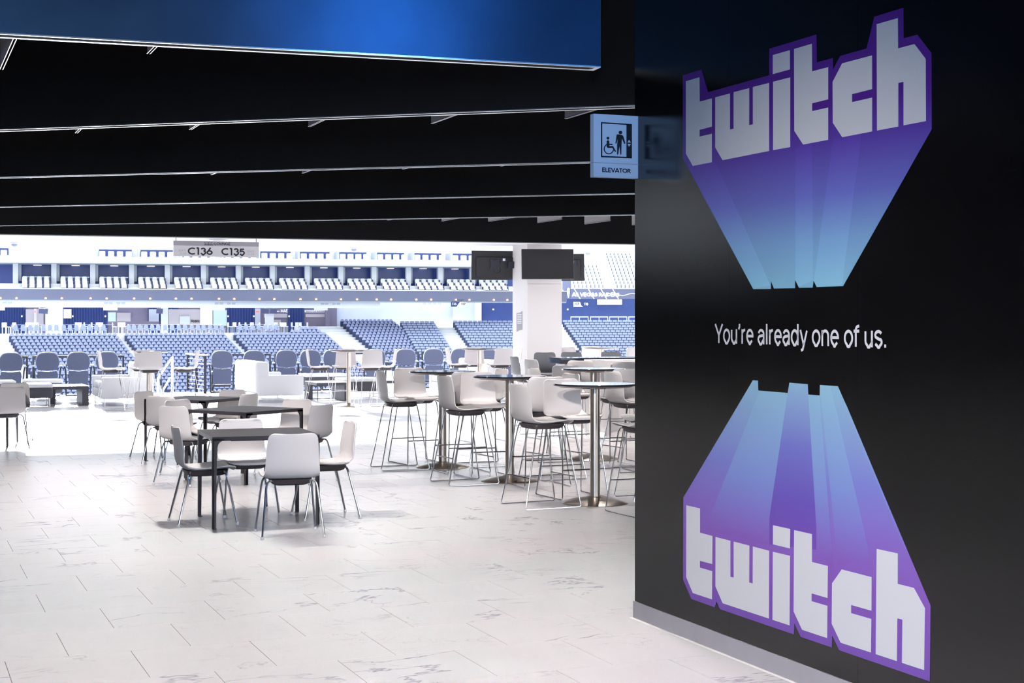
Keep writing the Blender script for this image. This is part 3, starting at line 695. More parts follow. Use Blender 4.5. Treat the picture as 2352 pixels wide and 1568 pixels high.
# dark dining tables: thin top, L-section legs with rounded brackets
def make_table():
    r = empty('dining_table'); h = 0.722; s = 0.85; parts = []
    parts.append((MB().box((0, 0, h - 0.005), (s, s, 0.010)).build('table_top', M['table_dark'], r), []))
    ap = MB()
    for sx, sy, dx, dy in ((0, -1, s - 0.02, 0.012), (0, 1, s - 0.02, 0.012), (-1, 0, 0.012, s - 0.02), (1, 0, 0.012, s - 0.02)):
        ap.box((sx * (s / 2 - 0.007), sy * (s / 2 - 0.007), h - 0.021), (dx, dy, 0.022))
    parts.append((ap.build('apron', M['table_dark'], r), []))
    MB().box((0, 0, h - 0.040), (0.5, 0.5, 0.020)).build('under_plate', M['table_dark'], r)
    parts.append(([c for c in COL.objects if c.parent == r and c.name.startswith('under_plate')][0], []))
    prof = [(0, 0.006), (0.028, 0.006), (0.036, h - 0.10)] + [(0.036 + 0.055 * (1 - math.cos(t)), h - 0.10 + 0.070 * math.sin(t)) for t in [R(90) * k / 6 for k in range(1, 7)]] + [(0.091, h - 0.012), (0, h - 0.012)]
    for sx in (-1, 1):
        for sy in (-1, 1):
            mb = MB(); e = s / 2 - 0.001
            mb.prism(prof, 0, 0.014, lambda x, z, q, sx=sx, sy=sy: (sx * (e - x), sy * (e - q), z))
            mb.prism(prof, 0, 0.014, lambda x, z, q, sx=sx, sy=sy: (sx * (e - q), sy * (e - x), z))
            mb.box((sx * (e - 0.018), sy * (e - 0.018), 0.004), (0.03, 0.03, 0.008))
            parts.append((mb.build('leg', M['table_dark'], r), []))
    return r, parts
TB = make_table()
tb = lambda p, a, l: place(TB, p, a + 90, l, 'table', 'square dark dining tables')
tb((-2.077, 12.16), 19.5, 'square dark table nearest the camera, on the left of the hall')
tb((-2.755, 15.35), 57, 'square dark table set diagonally behind the nearest one')
tb((-3.71, 17.52), -23, 'square dark table farthest back of the three dining tables')
tb((-6.98, 19.55), 10, 'square dark table mostly outside the left edge of the picture')

# round bar tables
def make_bar():
    r = empty('bar_table'); parts = []
    parts.append((MB().lathe([(0.293, 0.0), (0.295, 0.006), (0.285, 0.012), (0.24, 0.026), (0.17, 0.043), (0.10, 0.054), (0.055, 0.059), (0.046, 0.064)], 40).build('base', M['brushed'], r, True), []))
    parts.append((MB().lathe([(0.044, 0.062), (0.044, 1.03)], 28).build('column', M['brushed'], r, True), []))
    parts.append((MB().lathe([(0.10, 1.022), (0.10, 1.03), (0.31, 1.036), (0.345, 1.046)], 40).build('under_plate', M['beige'], r, True), []))
    parts.append((MB().lathe([(0.355, 1.046), (0.374, 1.052), (0.377, 1.060), (0.375, 1.066), (0.371, 1.068), (0.36, 1.068)], 56).build('table_top', M['bar_top'], r, True), []))
    return r, parts
BT = make_bar()
bt = lambda p, l: place(BT, p, 90, l, 'bar table', 'round bar tables')
T1, T2, T3, T4, T5 = (0.742, 13.32), (-0.024, 15.17), (-0.775, 16.62), (0.958, 17.55), (1.78, 16.42)
F1 = (xat(342, 27.4), 27.4); F2 = (xat(801, 28.4), 28.4); F3 = (xat(1101, 30.2), 30.2); F4 = (xat(1382, 31.2), 31.2)
bt(T1, 'round bar table nearest the black wall, with steel dome base'); bt(T2, 'round bar table second nearest, left of the one by the wall')
bt(T3, 'round bar table leftmost in the front cluster'); bt(T4, 'round bar table behind the cluster, right of the white pillar')
bt(T5, 'round bar table mostly hidden behind the black wall edge')
bt(F1, 'round bar table far left beside the stair handrail'); bt(F2, 'round bar table in the bright zone right of the white sofa')
bt(F3, 'round bar table in the bright zone just left of the pillar'); bt(F4, 'round bar table in the bright zone right of the pillar')
st = lambda p, a, l: place(STL, p, a, l, 'bar stool', GB)
LFT, RGT, FAR, NEA = AV, AV + 180, AU + 180, AU
n1 = 'bar table by the black wall'; n2 = 'second nearest bar table'; n3 = 'leftmost clustered bar table'; n4 = 'bar table behind the cluster'
st(uv(T1, -0.53, 0.0), LFT + 4, 'white bar stool on the left of the ' + n1)
st(uv(T1, 0.02, 0.53), FAR + 3, 'white bar stool behind the ' + n1 + ', facing camera')
st((1.13, 12.60), NEA + 3, 'white bar stool cut by the wall edge, in front of its bar table')
st(uv(T1, 0.60, 0.06), RGT - 5, 'white bar stool right of the nearest bar table, only its seat front showing')
st(uv(T2, -0.50, -0.02), LFT + 3, 'white bar stool on the left of the ' + n2)
st(uv(T2, -0.06, 0.55), FAR, 'white bar stool behind the ' + n2 + ', facing camera')
st(uv(T2, 0.10, -0.50), NEA - 3, 'white bar stool in front of the ' + n2 + ', back to camera')
st(uv(T2, 0.50, 0.05), RGT + 4, 'white bar stool on the right of the ' + n2)
st(uv(T3, -0.50, 0.0), LFT - 3, 'white bar stool on the left of the ' + n3)
st(uv(T3, -0.10, 0.58), FAR + 6, 'white bar stool behind the ' + n3 + ', facing camera')
st(uv(T3, 0.02, -0.52), NEA, 'white bar stool in front of the ' + n3 + ', back to camera')
st(uv(T3, 0.52, 0.05), RGT, 'white bar stool on the right of the ' + n3)
st(uv(T4, -0.55, 0.0), LFT, 'white bar stool on the left of the ' + n4)
st(uv(T4, 0.0, 0.55), FAR, 'white bar stool behind the ' + n4 + ', facing camera')
st(uv(T4, 0.05, -0.55), NEA, 'white bar stool in front of the ' + n4 + ', back to camera')
st(uv(T5, -0.54, 0.0), LFT + 3, 'white bar stool left of the bar table hidden by the wall edge')
st(uv(T5, -0.02, 0.58), FAR, 'white bar stool behind the bar table hidden by the wall edge')
for (fp, nm) in ((F1, 'far left bar table by the handrail'), (F2, 'bar table right of the sofa'), (F3, 'bright bar table left of the pillar')):
    q = 10
    a = {F1: ((-0.62, -0.25, 8), (-0.24, 0.5, -88), (0.10, -0.35, 110), (0.66, 0.05, 184)), F2: ((-0.55, -0.1, 12), (-0.14, 0.5, -92), (0.42, -0.30, 112), (0.66, 0.12, 190)),
         F3: ((-0.42, -0.2, 14), (-0.12, 0.5, -90), (0.42, -0.30, 112), (0.62, 0.12, 188))}[fp]
    for (dx, dy, an), sd_ in zip(a, ('left side of the ', 'far side of the ', 'near side of the ', 'right side of the ')):
        st((fp[0] + dx, fp[1] + dy), an, 'white bar stool on the ' + sd_ + nm)
for dx, dy, an, sd_ in ((-0.62, -0.1, 60, 'left'), (-0.2, 0.5, -92, 'far side'), (0.55, -0.25, 118, 'right')):
    st((F4[0] + dx, F4[1] + dy), an, 'white bar stool at the ' + sd_ + ' of the bar table right of the pillar')

# white communal table and black-topped bar counter at the right
cto = empty('communal_table', (2.35, 21.9, 0), TH, 'white high communal table with open leg frame behind the bar tables', 'table')
MB().box((0.45, 0, 1.035), (3.4, 0.75, 0.06)).build('table_top', M['warm_white'], cto)
for x in (-1.22, 2.12):
    MB().box((x, -0.345, 0.503), (0.06, 0.06, 1.006)).build('leg', M['warm_white'], cto); MB().box((x, 0.345, 0.503), (0.06, 0.06, 1.006)).build('leg', M['warm_white'], cto)
    MB().box((x, 0, 0.985), (0.06, 0.63, 0.04)).build('end_rail', M['warm_white'], cto)
MB().box((0.45, 0.0, 0.5), (3.24, 0.03, 0.94)).build('centre_panel', M['warm_white'], cto)
bc = empty('bar_counter', (2.34, 23.95, 0), R(12), 'bar counter with glossy black top behind the white communal table', 'counter')
MB().box((0.6, 0, 1.0), (4.6, 0.8, 0.09)).build('counter_top', M['bar_top'], bc)
MB().box((0.6, 0.05, 0.477), (4.4, 0.6, 0.954)).build('counter_front', M['warm_white'], bc)
M['grey_shell'] = mat('grey_shell', (0.30, 0.31, 0.33), 0.45)
gsh = STL[1][0][0].data.copy(); gsh.name = 'grey_stool_shell'; gsh.materials.clear(); gsh.materials.append(M['grey_shell'])
for px, Y, an, lab, grey in ((1212, 22.9, 20, 'grey bar stool in profile at the left end of the white communal table', 1),
                             (1250, 21.2, 30, 'white bar stool at the near left corner of the white communal table', 0),
                             (1257, 25.4, -80, 'grey bar stool behind the white communal table, just right of the pillar', 1),
                             (1321, 25.7, -75, 'grey bar stool behind the white communal table, middle one', 1),
                             (1413, 26.1, -75, 'grey bar stool behind the communal table, nearest the wall edge', 1),
                             (1322, 20.7, 105, 'white bar stool in front of the communal table, left one', 0),
                             (1425, 20.4, 105, 'white bar stool in front of the communal table, beside the wall edge', 0)):
    o = st((xat(px, Y), Y), an, lab)
    if grey:
        for c in COL.objects:
            if c.parent == o and c.name.startswith('seat_shell'): c.data = gsh; c['label'] = 'grey shell'

# ------------------------------------------------------------------ white pillar with screens
PX, PY = 0.312, 30.6; pw = 0.775
pc = uv((PX, PY), pw / 2, pw / 2)
pil = empty('pillar', (pc[0], pc[1], 0), TH, 'square white pillar carrying the hanging television screens', 'pillar')
MB().box((0, 0, 1.6), (pw, pw, 3.2)).build('shaft', M['warm_white'], pil)
MB().box((0, -pw / 2 - 0.006, 1.19), (pw - 0.002, 0.012, 2.38)).build('front_cladding', M['warm_white'], pil)
nt_ = empty('notice', (0, 0, 0), label='small grey notice with white text on the left face of the pillar', cat='sign')
nt_.matrix_world = frame_matrix(uv((PX, PY), 0, 0) + (0,), (-U[0], -U[1], 0), (0, 0, 1))
def npx(px, py):      # on the left face, x from the corner backwards is negative
    k = (px - CX) / F; b = (PX - k * PY) / (k * U[1] - U[0]); Y = PY + U[1] * b
    return (-b, H - (py - Y0) * Y / F)
MB().prism([npx(1187, 719), npx(1195, 718), npx(1200, 714), npx(1200, 757), npx(1193, 758), npx(1187, 762)], 0.001, 0.006).build('plate', M['sign_head'], nt_)
for k, yy in enumerate((721, 725, 729, 733, 737, 741)):
    MB().prism([npx(1189, yy), npx(1198.5, yy - .4), npx(1198.5, yy + 1.6), npx(1189, yy + 2)], 0.006, 0.007).build('text_line', M['sign_white'], nt_)
def screen(name, loc, rz, tilt, label, w=1.06, h=0.62, rear=False):
    o = empty(name, loc, rz, label, 'television', 'televisions on the pillar'); o.rotation_euler = (tilt, 0, rz)
    MB().rbox((0, 0.02, 0), (w, 0.04, h), 0.008, 2).build('body', M['tv_body'], o)
    MB().box((0, -0.0015, 0), (w - 0.02, 0.003, h - 0.02)).build('display', M['tv'], o)
    MB().box((0, 0.055, -0.03), (w * 0.8, 0.035, h * 0.66)).build('rear_housing', M['tv_body'], o)
    if rear:
        MB().box((0, 0.082, 0.02), (0.2, 0.02, 0.2)).build('mount_plate', M['rail'], o)
        MB().box((-0.20, 0.083, 0.11), (0.17, 0.02, 0.10)).build('media_box', M['rail'], o)
        MB().box((-0.19, 0.094, 0.125), (0.055, 0.002, 0.05)).build('paper_label', M['sign_white'], o)
        for bx, bz in ((0.09, 0.11), (-0.08, 0.11), (0.09, -0.07), (-0.08, -0.07)):
            MB().lathe([(0.008, 0), (0.008, 0.01)], 8, (bx, 0.085, bz)).build('bolt', M['chrome'], o)
        t = [(-0.05 + 0.07 * math.cos(a), 0.08, -0.09 + 0.07 * math.sin(a)) for a in [R(20 * k) for k in range(19)]]
        MB().tube(t, 0.004, 5, False).build('cable', M['ink'], o)
    return o
Ys = 30.2
a_ = at(1258, 606, Ys)
tv1 = screen('television', a_, R(3), R(-10), 'black television on the front of the pillar, screen to the camera')
MB().box((0.05, 0.32, 0.0), (0.09, 0.52, 0.09)).build('wall_arm', M['rail'], tv1)
b2 = at(1135, 609, 31.3)
o = screen('television', b2, R(192), R(-6), 'television left of the pillar seen from behind with its wall mount', 0.98, 0.61, True)
MB().box((-0.42, 0.13, 0.02), (0.30, 0.05, 0.14)).build('wall_arm', M['rail'], o)
c2 = at(1297, 614, 32.1)
tv3 = screen('television', c2, R(168), R(-6), 'television right of the pillar, mostly hidden behind the front one', 0.86, 0.58, True)

MB().box((0.32, 0.36, 0.02), (0.24, 0.62, 0.1)).build('wall_arm', M['rail'], tv3)
# hanging section sign
c0 = at(399, 588, 27.0); sg = empty('hanging_sign', label='grey hanging sign with section numbers C136 and C135', cat='sign')
sg.matrix_world = frame_matrix((c0[0], c0[1], c0[2]), (math.cos(R(20)), math.sin(R(20)), 0), (0, 0, 1))
sw_ = 1.545; sh = 0.281
MB().box((sw_ / 2, (sh - 0.085) / 2, -0.03), (sw_, sh - 0.085, 0.06)).build('lower_panel', M['sign_grey'], sg)
MB().box((sw_ / 2, sh - 0.0425, -0.03), (sw_, 0.085, 0.06)).build('header_panel', M['sign_head'], sg)
for x in (0.045, sw_ - 0.045): MB().tube([(x, sh - 0.015, -0.03), (x, 3.2 - c0[2], -0.03)], 0.006, 6).build('hanger_rod', M['rail'], sg)
def sgx(x): return (x - 187) / (2058 - 187) * sw_
def sg_text(body, x0, x1, y0, y1, m, wt=0.1, z=0.001): return lettering(sg, body, sgx(x0), sgx(x1), y0, y1 - y0, m, wt, z)
sg_text('C136', 490, 1035, 0.030, 0.164, M['ink'], 0.135); sg_text('C135', 1223, 1750, 0.030, 0.164, M['ink'], 0.135)
sg_text('LOUNGE', 1075, 1425, 0.214, 0.260, M['ink'], 0.14)
sg_text('SEATS', 288, 450, 0.089, 0.124, M['ink_grey'], 0.08); sg_text('1-10', 318, 452, 0.036, 0.070, M['ink_grey'], 0.08)
sg_text('SEATS', 1791, 1950, 0.089, 0.124, M['ink_grey'], 0.08); sg_text('11-19', 1796, 1955, 0.036, 0.070, M['ink_grey'], 0.08)
lq = []
for nm_, ls in LETTERS_A.items():
    for l in ls:
        mb = MB(); P_ = [wall_sz(*p) for p in A(l)]
        lq.append(P_)
xs_ = [p[0] for P_ in lq for p in P_]; ys_ = [p[1] for P_ in lq for p in P_]
def mini(P_, grow, z):
    cx_ = sum(p[0] for p in P_) / len(P_); cy_ = sum(p[1] for p in P_) / len(P_)
    f = lambda p: (sgx(850) + (p[0] - min(xs_)) / (max(xs_) - min(xs_)) * (sgx(1045) - sgx(850)), 0.216 + (p[1] - min(ys_)) / (max(ys_) - min(ys_)) * 0.046)
    c = f((cx_, cy_)); Q_ = [f(p) for p in P_]
    return [(c[0] + (x - c[0]) * grow, c[1] + (y - c[1]) * grow) for x, y in Q_]
for P_ in lq:
    MB().prism(mini(P_, 1.25, 0), 0.0003, 0.001).build('logo_outline', M['ink'], sg); MB().prism(mini(P_, 0.85, 0), 0.001, 0.0016).build('logo_letter', M['sign_head'], sg)
MB().box((sgx(948), 0.2145, 0.001), (sgx(1040) - sgx(856), 0.011, 0.002)).build('logo_shadow', M['ink'], sg)
# things on the outer ceiling
dif = floor_pt(500, 549, 3.2)
do = empty('air_diffuser', (dif[0], dif[1], 3.2), 0, 'round white air diffuser in the ceiling above the hanging sign', 'air vent')
for k, r in enumerate((0.22, 0.16, 0.10)):
    MB().lathe([(r - 0.05, -0.012 * k - 0.004), (r, -0.012 * k - 0.012), (r, -0.012 * k)], 24).build('ring', M['white_paint'], do)
for px, py, lab in ((33, 556, 'dome camera on the ceiling at the far left'), (813, 568, 'dome camera on the ceiling in the middle of the opening'), (1351, 577, 'dome camera on the ceiling right of the pillar')):
    p = floor_pt(px, py, 3.2); d = empty('security_camera', (p[0], p[1], 3.2), 0, lab, 'camera', 'ceiling dome cameras')
    MB().lathe([(0.085, 0), (0.085, -0.02), (0.07, -0.035)], 18).build('mount_ring', M['white_paint'], d, True)
    MB().lathe([(0.062, -0.035), (0.058, -0.06), (0.04, -0.08), (0.012, -0.088)], 16).build('dome', M['seat_light'], d, True)

# ------------------------------------------------------------------ lounge furniture in the bright zone
def sofa(loc, ang, length, label, depth=0.95):
    """local x = depth (back at x=0, sitter looks to +x), y = length"""
    r = empty('sofa', (loc[0], loc[1], 0), ang, label, 'sofa', 'white lounge sofas')
    MB().rbox((0.14, length / 2, 0.50), (0.28, length - 0.02, 0.62), 0.06).build('backrest', M['sofa'], r, True)
    for y in (0.075, length - 0.075):
        MB().rbox((depth / 2 + 0.02, y, 0.345), (depth - 0.04, 0.15, 0.40), 0.03).build('arm', M['sofa'], r, True)
    MB().rbox((depth / 2 + 0.1, length / 2, 0.23), (depth - 0.22, length - 0.3, 0.17), 0.02).build('base', M['sofa'], r, True)
    n = max(1, round((length - 0.3) / 0.75)); cw = (length - 0.3) / n
    for k in range(n):
        MB().rbox((depth / 2 + 0.14, 0.15 + cw * (k + .5), 0.385), (depth - 0.3, cw - 0.01, 0.14), 0.04).build('seat_cushion', M['sofa'], r, True)
    for x in (0.06, depth - 0.06):
        for y in (0.07, length - 0.07):
            MB().tube([(x, y, 0), (x, y, 0.16)], 0.012, 8).build('leg', M['chrome'], r)
    return r
p = floor_pt(590, 926); sofa((p[0] - 0.02, p[1]), TH, 2.0, 'white sofa seen from its side in the middle of the bright zone', 0.97)
p = floor_pt(357, 931)
s1o = sofa((p[0] - 0.62, p[1] + 1.45), TH + math.pi, 1.55, 'white sofa at the far left behind the bar stools', 0.98)
p = floor_pt(1012, 916); sofa((p[0] + 0.55, p[1] + 1.8), TH + math.pi, 1.7, 'white sofa half hidden behind the bar table stools near the pillar', 0.95)
def ottoman(p, ang, sx, sy, label):
    r = empty('ottoman', (p[0], p[1], 0), ang, label, 'ottoman', 'dark ottomans with padded tops')
    MB().rbox((0, 0, 0.265), (sx, sy, 0.21), 0.05).build('body', M['ottoman'], r, True)
    MB().rbox((0, 0, 0.395), (sx + 0.01, sy + 0.01, 0.07), 0.034).build('cushion', M['sofa'], r, True)
    for x in (-1, 1):
        for y in (-1, 1): MB().tube([(x * (sx / 2 - .06), y * (sy / 2 - .06), 0), (x * (sx / 2 - .06), y * (sy / 2 - .06), 0.17)], 0.01, 6).build('leg', M['chrome'], r)
    return r
q = floor_pt(60, 935); ottoman((q[0] + 0.0, q[1] + 0.42), TH, 0.66, 0.75, 'dark ottoman in front of the club seats at the left edge')
q = floor_pt(80, 922); ottoman((q[0], q[1] + 0.5), TH, 0.72, 0.75, 'dark ottoman behind the front left ottoman, beside the low table')
q = floor_pt(5, 926); ottoman((q[0] - 0.35, q[1] + 0.6), TH, 0.75, 0.75, 'dark ottoman cut by the left edge, only its top showing')
q = floor_pt(812, 917); ottoman((q[0] + 0.05, q[1] + 0.45), TH, 0.82, 0.75, 'dark ottoman behind the bar table right of the sofa')
q = floor_pt(730, 906); ottoman((q[0], q[1] + 1.0), TH, 1.0, 0.7, 'dark ottoman at the back between the sofa and the bar table')
def low_table(p, ang, sx, sy, h, label, slab=True):
    r = empty('coffee_table', (p[0], p[1], 0), ang, label, 'coffee table', 'low dark coffee tables')
    MB().box((0, 0, h - 0.025), (sx, sy, 0.05)).build('table_top', M['coffee'], r)
    MB().box((0, 0, h + 0.004), (sx - 0.01, sy - 0.01, 0.008)).build('glass_sheet', M['sofa'], r)
    if slab:
        MB().box((sx / 2 - 0.06, 0, (h - 0.05) / 2), (0.12, sy, h - 0.05)).build('slab_leg', M['coffee'], r)
        MB().box((-sx / 2 + 0.06, sy / 2 - 0.1, (h - 0.05) / 2), (0.12, 0.2, h - 0.05)).build('slab_leg', M['coffee'], r)
    for y in (-1, 1):
        yy = y * (sy / 2 - 0.03)
        MB().tube([(-sx / 2 + 0.03, yy, h - 0.05), (-sx / 2 + 0.03, yy, 0.01), (sx / 2 - 0.03, yy, 0.01), (sx / 2 - 0.03, yy, h - 0.05)], 0.008, 6).build('wire_frame', M['bracket'], r)
    return r
q = floor_pt(167, 932); low_table((q[0] - 0.22, q[1] + 0.45), TH, 0.66, 0.95, 0.37, 'low dark coffee table with white top in front of the left club seats')
q = floor_pt(745, 921); low_table((q[0], q[1] + 0.45), TH, 0.70, 0.95, 0.37, 'low dark coffee table right of the white sofa')
q = floor_pt(895, 915); low_table((q[0] + 0.1, q[1] + 0.4), TH, 0.85, 0.7, 0.37, 'thin-legged low coffee table behind the leftmost bar stool', False)

# padded club seats along the edge
def make_club():
    r = empty('club_seat'); parts = []
    n = 14
    upper = [(-0.225, 0.60), (0.225, 0.60)] + [(0.235 * math.copysign(abs(math.cos(t)) ** 0.62, math.cos(t)), 0.70 + 0.235 * abs(math.sin(t)) ** 0.75) for t in [math.pi * k / n for k in range(n + 1)]]
    upper = [(-0.20, 0.575), (0, 0.558), (0.20, 0.575)] + [q for q in upper[2:]]
    rim = [(x * 1.045, 0.70 + (z - 0.70) * 1.10) if z > 0.69 else (x * 0.96, z + 0.01) for x, z in upper]
    ax = lambda x, z, h: (x, h - (z - 0.5) * 0.10, z)
    parts.append((MB().prism(upper, -0.02, 0.0, ax).build('upper_back', M['club'], r), []))
    parts.append((MB().prism(rim, 0.0, 0.075, ax).build('cushion', M['club_rim'], r), []))
    parts.append((MB().prism([(-0.20, 0.20), (0.20, 0.20), (0.21, 0.50), (0.185, 0.553), (0.0, 0.538), (-0.185, 0.553), (-0.21, 0.50)], 0.0, 0.03, ax).build('lower_back', M['club'], r), []))
    parts.append((MB().rbox((0, 0.24, 0.44), (0.44, 0.40, 0.09), 0.03).build('seat', M['club'], r, True), []))
    for s in (-1, 1):
        parts.append((MB().rbox((s * 0.285, 0.13, 0.655), (0.06, 0.30, 0.03), 0.012, 2).build('armrest', M['club_rim'], r), []))
        parts.append((MB().tube([(s * 0.285, 0.03, 0.64), (s * 0.265, 0.03, 0.55), (s * 0.255, 0.06, 0.40), (s * 0.25, 0.06, 0.02)], 0.018, 6).build('bracket', M['bracket'], r), []))
    parts.append((MB().box((0, 0.10, 0.16), (0.40, 0.06, 0.05)).box((0, 0.10, 0.02), (0.52, 0.12, 0.03)).build('base_frame', M['bracket'], r), []))
    return r, parts
CL = make_club()
def edge_t(px, w=0.0):
    k = (px - CX) / F; ox, oy = EDGE_O[0] + EN[0] * w, EDGE_O[1] + EN[1] * w
    return (k * oy - ox) / (ED[0] - k * ED[1])
order = ['first', 'second', 'third', 'fourth', 'fifth', 'sixth', 'seventh', 'eighth', 'ninth', 'tenth', 'eleventh', 'twelfth', 'thirteenth', 'fourteenth', 'fifteenth', 'sixteenth']
for k, px in enumerate((25, 109, 180, 246, 510, 584, 658, 713, 766, 862, 932, 996, 1058, 1118, 1166, 1302)):
    t = edge_t(px); pp = edge(t, 0)
    place(CL, pp, 90 + 14 + (px - 600) * -0.012, 'slate blue padded club seat, %s from the left along the railing' % order[k], 'club seat', 'club seats along the railing')
# black railing in segments
segs = [(-40, 64), (74, 285), (486, 622), (630, 850), (856, 962), (968, 1150), (1160, 1330)]
slabs = ['at the left edge', 'behind the second to fourth club seats', 'behind the fifth and sixth club seats', 'behind the stools of the middle bar table', 'behind the eleventh club seat',
         'left of the pillar', 'behind the pillar']
for (a, b), sl in zip(segs, slabs):
    ta, tb_ = edge_t(a, 0.5), edge_t(b, 0.5); pa = edge(ta, 0.5)
    r = empty('guard_rail', (pa[0], pa[1], 0), EDGE_A, 'black steel guard rail ' + sl, 'railing', 'black guard rails at the floor edge')
    L = tb_ - ta
    MB().box((L / 2, 0, 0.845), (L, 0.05, 0.045)).build('top_rail', M['rail'], r)
    for x in (0.02, L - 0.02): MB().box((x, 0, 0.41), (0.04, 0.04, 0.825)).build('post', M['rail'], r)
    for z in (0.2, 0.36, 0.52, 0.68): MB().tube([(0.02, 0, z), (L - 0.02, 0, z)], 0.004, 5).build('cable', M['white_rail'], r)
# stair guard with cables, running out from the edge, and white handrail
pa = floor_pt(471, 903); cg = empty('cable_guard', (pa[0], pa[1], 0), TH + R(4), 'black posts with white cables and white cap beside the stair opening', 'railing')
for y in (0.0, 0.75, 1.5): MB().box((0, y, 0.42), (0.06, 0.03, 0.84)).build('post', M['rail'], cg)
MB().box((0, 0.0, 0.004), (0.2, 0.14, 0.008)).build('foot_plate', M['rail'], cg)
MB().box((0, 0.75, 0.855), (0.11, 1.62, 0.03)).build('cap_rail', M['white_rail'], cg)
for k in range(8): MB().tube([(0, 0, 0.08 + 0.095 * k), (0, 1.5, 0.08 + 0.095 * k)], 0.006, 5).build('cable', M['white_rail'], cg)
ha = Vector(at(396, 820, 33.2)); hb = Vector(at(363, 868, 34.6)); hc = Vector(at(363, 905, 34.6)); hd = Vector(at(396, 904, 33.2)); he = Vector(at(369, 906, 34.6)); hf = Vector(at(390, 868, 33.4))
hr = empty('stair_handrail', (ha.x, ha.y, 0), 0, 'white tubular stair handrail sloping down beside the far left bar table', 'railing')
rel = lambda v: (v.x - ha.x, v.y - ha.y, v.z)
MB().tube([rel(hd), rel(ha), rel(hb), rel(hc)], 0.03, 8).build('top_tube', M['white_rail'], hr, True)
MB().tube([rel(hf), rel(he)], 0.025, 8).build('lower_tube', M['white_rail'], hr, True)

# ------------------------------------------------------------------ the far side of the stadium bowl
class FR:
    """frame on the far side: t along the row to the right, w away from the camera"""
    def __init__(s, px, Y, deg): s.o = (xat(px, Y), Y); s.a = R(deg); s.d = (math.cos(s.a), math.sin(s.a)); s.n = (-s.d[1], s.d[0])
    def p(s, t, w, z=0.0): return (s.o[0] + s.d[0] * t + s.n[0] * w, s.o[1] + s.d[1] * t + s.n[1] * w, z)
    def t(s, px, w=0.0):
        k = (px - CX) / F; ox, oy = s.o[0] + s.n[0] * w, s.o[1] + s.n[1] * w
        return (k * oy - ox) / (s.d[0] - k * s.d[1])
    def depth(s, px, w=0.0): return s.p(s.t(px, w), w)[1]
    def z(s, px, py, w=0.0): return H - (py - Y0) * s.depth(px, w) / F
    def root(s, name, label=None, cat=None, group=None, kind=None): return empty(name, (s.o[0], s.o[1], 0), s.a, label, cat, group, kind)

def two_mat(mbs, name):
    v = []; f = []; mi = []; ms = []
    for k, (mb, m) in enumerate(mbs):
        o = len(v); v += mb.v; f += [tuple(i + o for i in q) for q in mb.f]; mi += [k] * len(mb.f); ms.append(m)
    me = bpy.data.meshes.new(name); me.from_pydata(v, [], f)
    for m in ms: me.materials.append(m)
    me.polygons.foreach_set('material_index', mi); me.update(); return me
def seat_parts(wd, hh, flat, m):
    """folded stadium seat facing -y; back with rounded (or flat) top"""
    if flat: prof = [(-wd / 2, 0.12), (wd / 2, 0.12), (wd / 2, hh - 0.05), (wd / 2 - 0.05, hh), (-wd / 2 + 0.05, hh), (-wd / 2, hh - 0.05)]
    else: prof = [(-wd / 2, 0.12), (wd / 2, 0.12)] + [(wd / 2 * math.copysign(abs(math.cos(t)) ** 0.8, math.cos(t)), hh - 0.34 + 0.34 * math.sin(t)) for t in [math.pi * k / 8 for k in range(9)]]
    cut = hh - (0.215 if flat else 0.27)
    prof = [(x, max(z, cut)) for x, z in prof]
    b = MB().prism(prof, 0.10, 0.17, lambda x, z, h: (x, h + (z - 0.2) * 0.16, z))
    d = MB().box((0, 0.20, cut / 2), (wd + 0.03, 0.06, cut)).box((wd / 2 + 0.02, 0.12, 0.30), (0.05, 0.24, 0.56))  # dark lower back paints the shade between rows; side box is the bracket
    return [(b, m), (d, M['seat_bracket_shade'])]
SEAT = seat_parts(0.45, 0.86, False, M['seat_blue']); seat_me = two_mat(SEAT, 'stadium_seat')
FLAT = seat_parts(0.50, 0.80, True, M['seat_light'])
stuff_parts = {}
def stuff_add(frame, t, w, z, tpl):
    for mb, m in tpl:
        q = stuff_parts.setdefault(m.name, (MB(), m))[0]
        ca, sa = frame.d; o = frame.p(t, w, z)
        q.add([(o[0] + x * ca - y * sa, o[1] + x * sa + y * ca, o[2] + zz) for x, y, zz in mb.v], mb.f)
def steps(frame, t0, t1, rows, z0, rise, run, w0=0.5, depth_back=0.0):
    """stepped concrete deck, row n at w = -n*run"""
    prof = [(w0 + depth_back, z0), ]
    for n in range(rows):
        prof += [(w0 - n * run, z0 - n * rise), (w0 - (n + 1) * run, z0 - n * rise)]
    prof += [(w0 - rows * run, z0 - rows * rise - 3), (w0 + depth_back, z0 - rows * rise - 3)]
    return MB().prism(prof, t0, t1, lambda w_, z_, t_: frame.p(t_, w_, z_))
LF = FR(25, 144.4, 30); RUN, RISE, PIT = 0.84, 0.285, 0.5
tL = [LF.t(p) for p in (25, 265, 290, 512, 540, 745)]
zT = 0.27; zS = zT - 0.74
struct('floor_far_stand', steps(LF, -70, LF.t(762), 28, zS, RISE, RUN, 0.55, 0.2), M['concrete'])
struct('floor_far_terrace', MB().prism([(0.56, -3), (0.56, zT), (12, zT), (12, -3)], -70, LF.t(762), lambda w_, z_, t_: LF.p(t_, w_, z_)), M['concrete'])
blocks = [(LF, -2.0 - PIT * 6, 6, 27, 0), (LF, tL[0], 21, 27, 9), (LF, tL[2], 21, 27, 5), (LF, tL[4], 21, 27, 0)]
gl = ['', 'slate blue folding seat in the leftmost full block of the far stand', 'slate blue folding seat in the top five rows of the second far block']
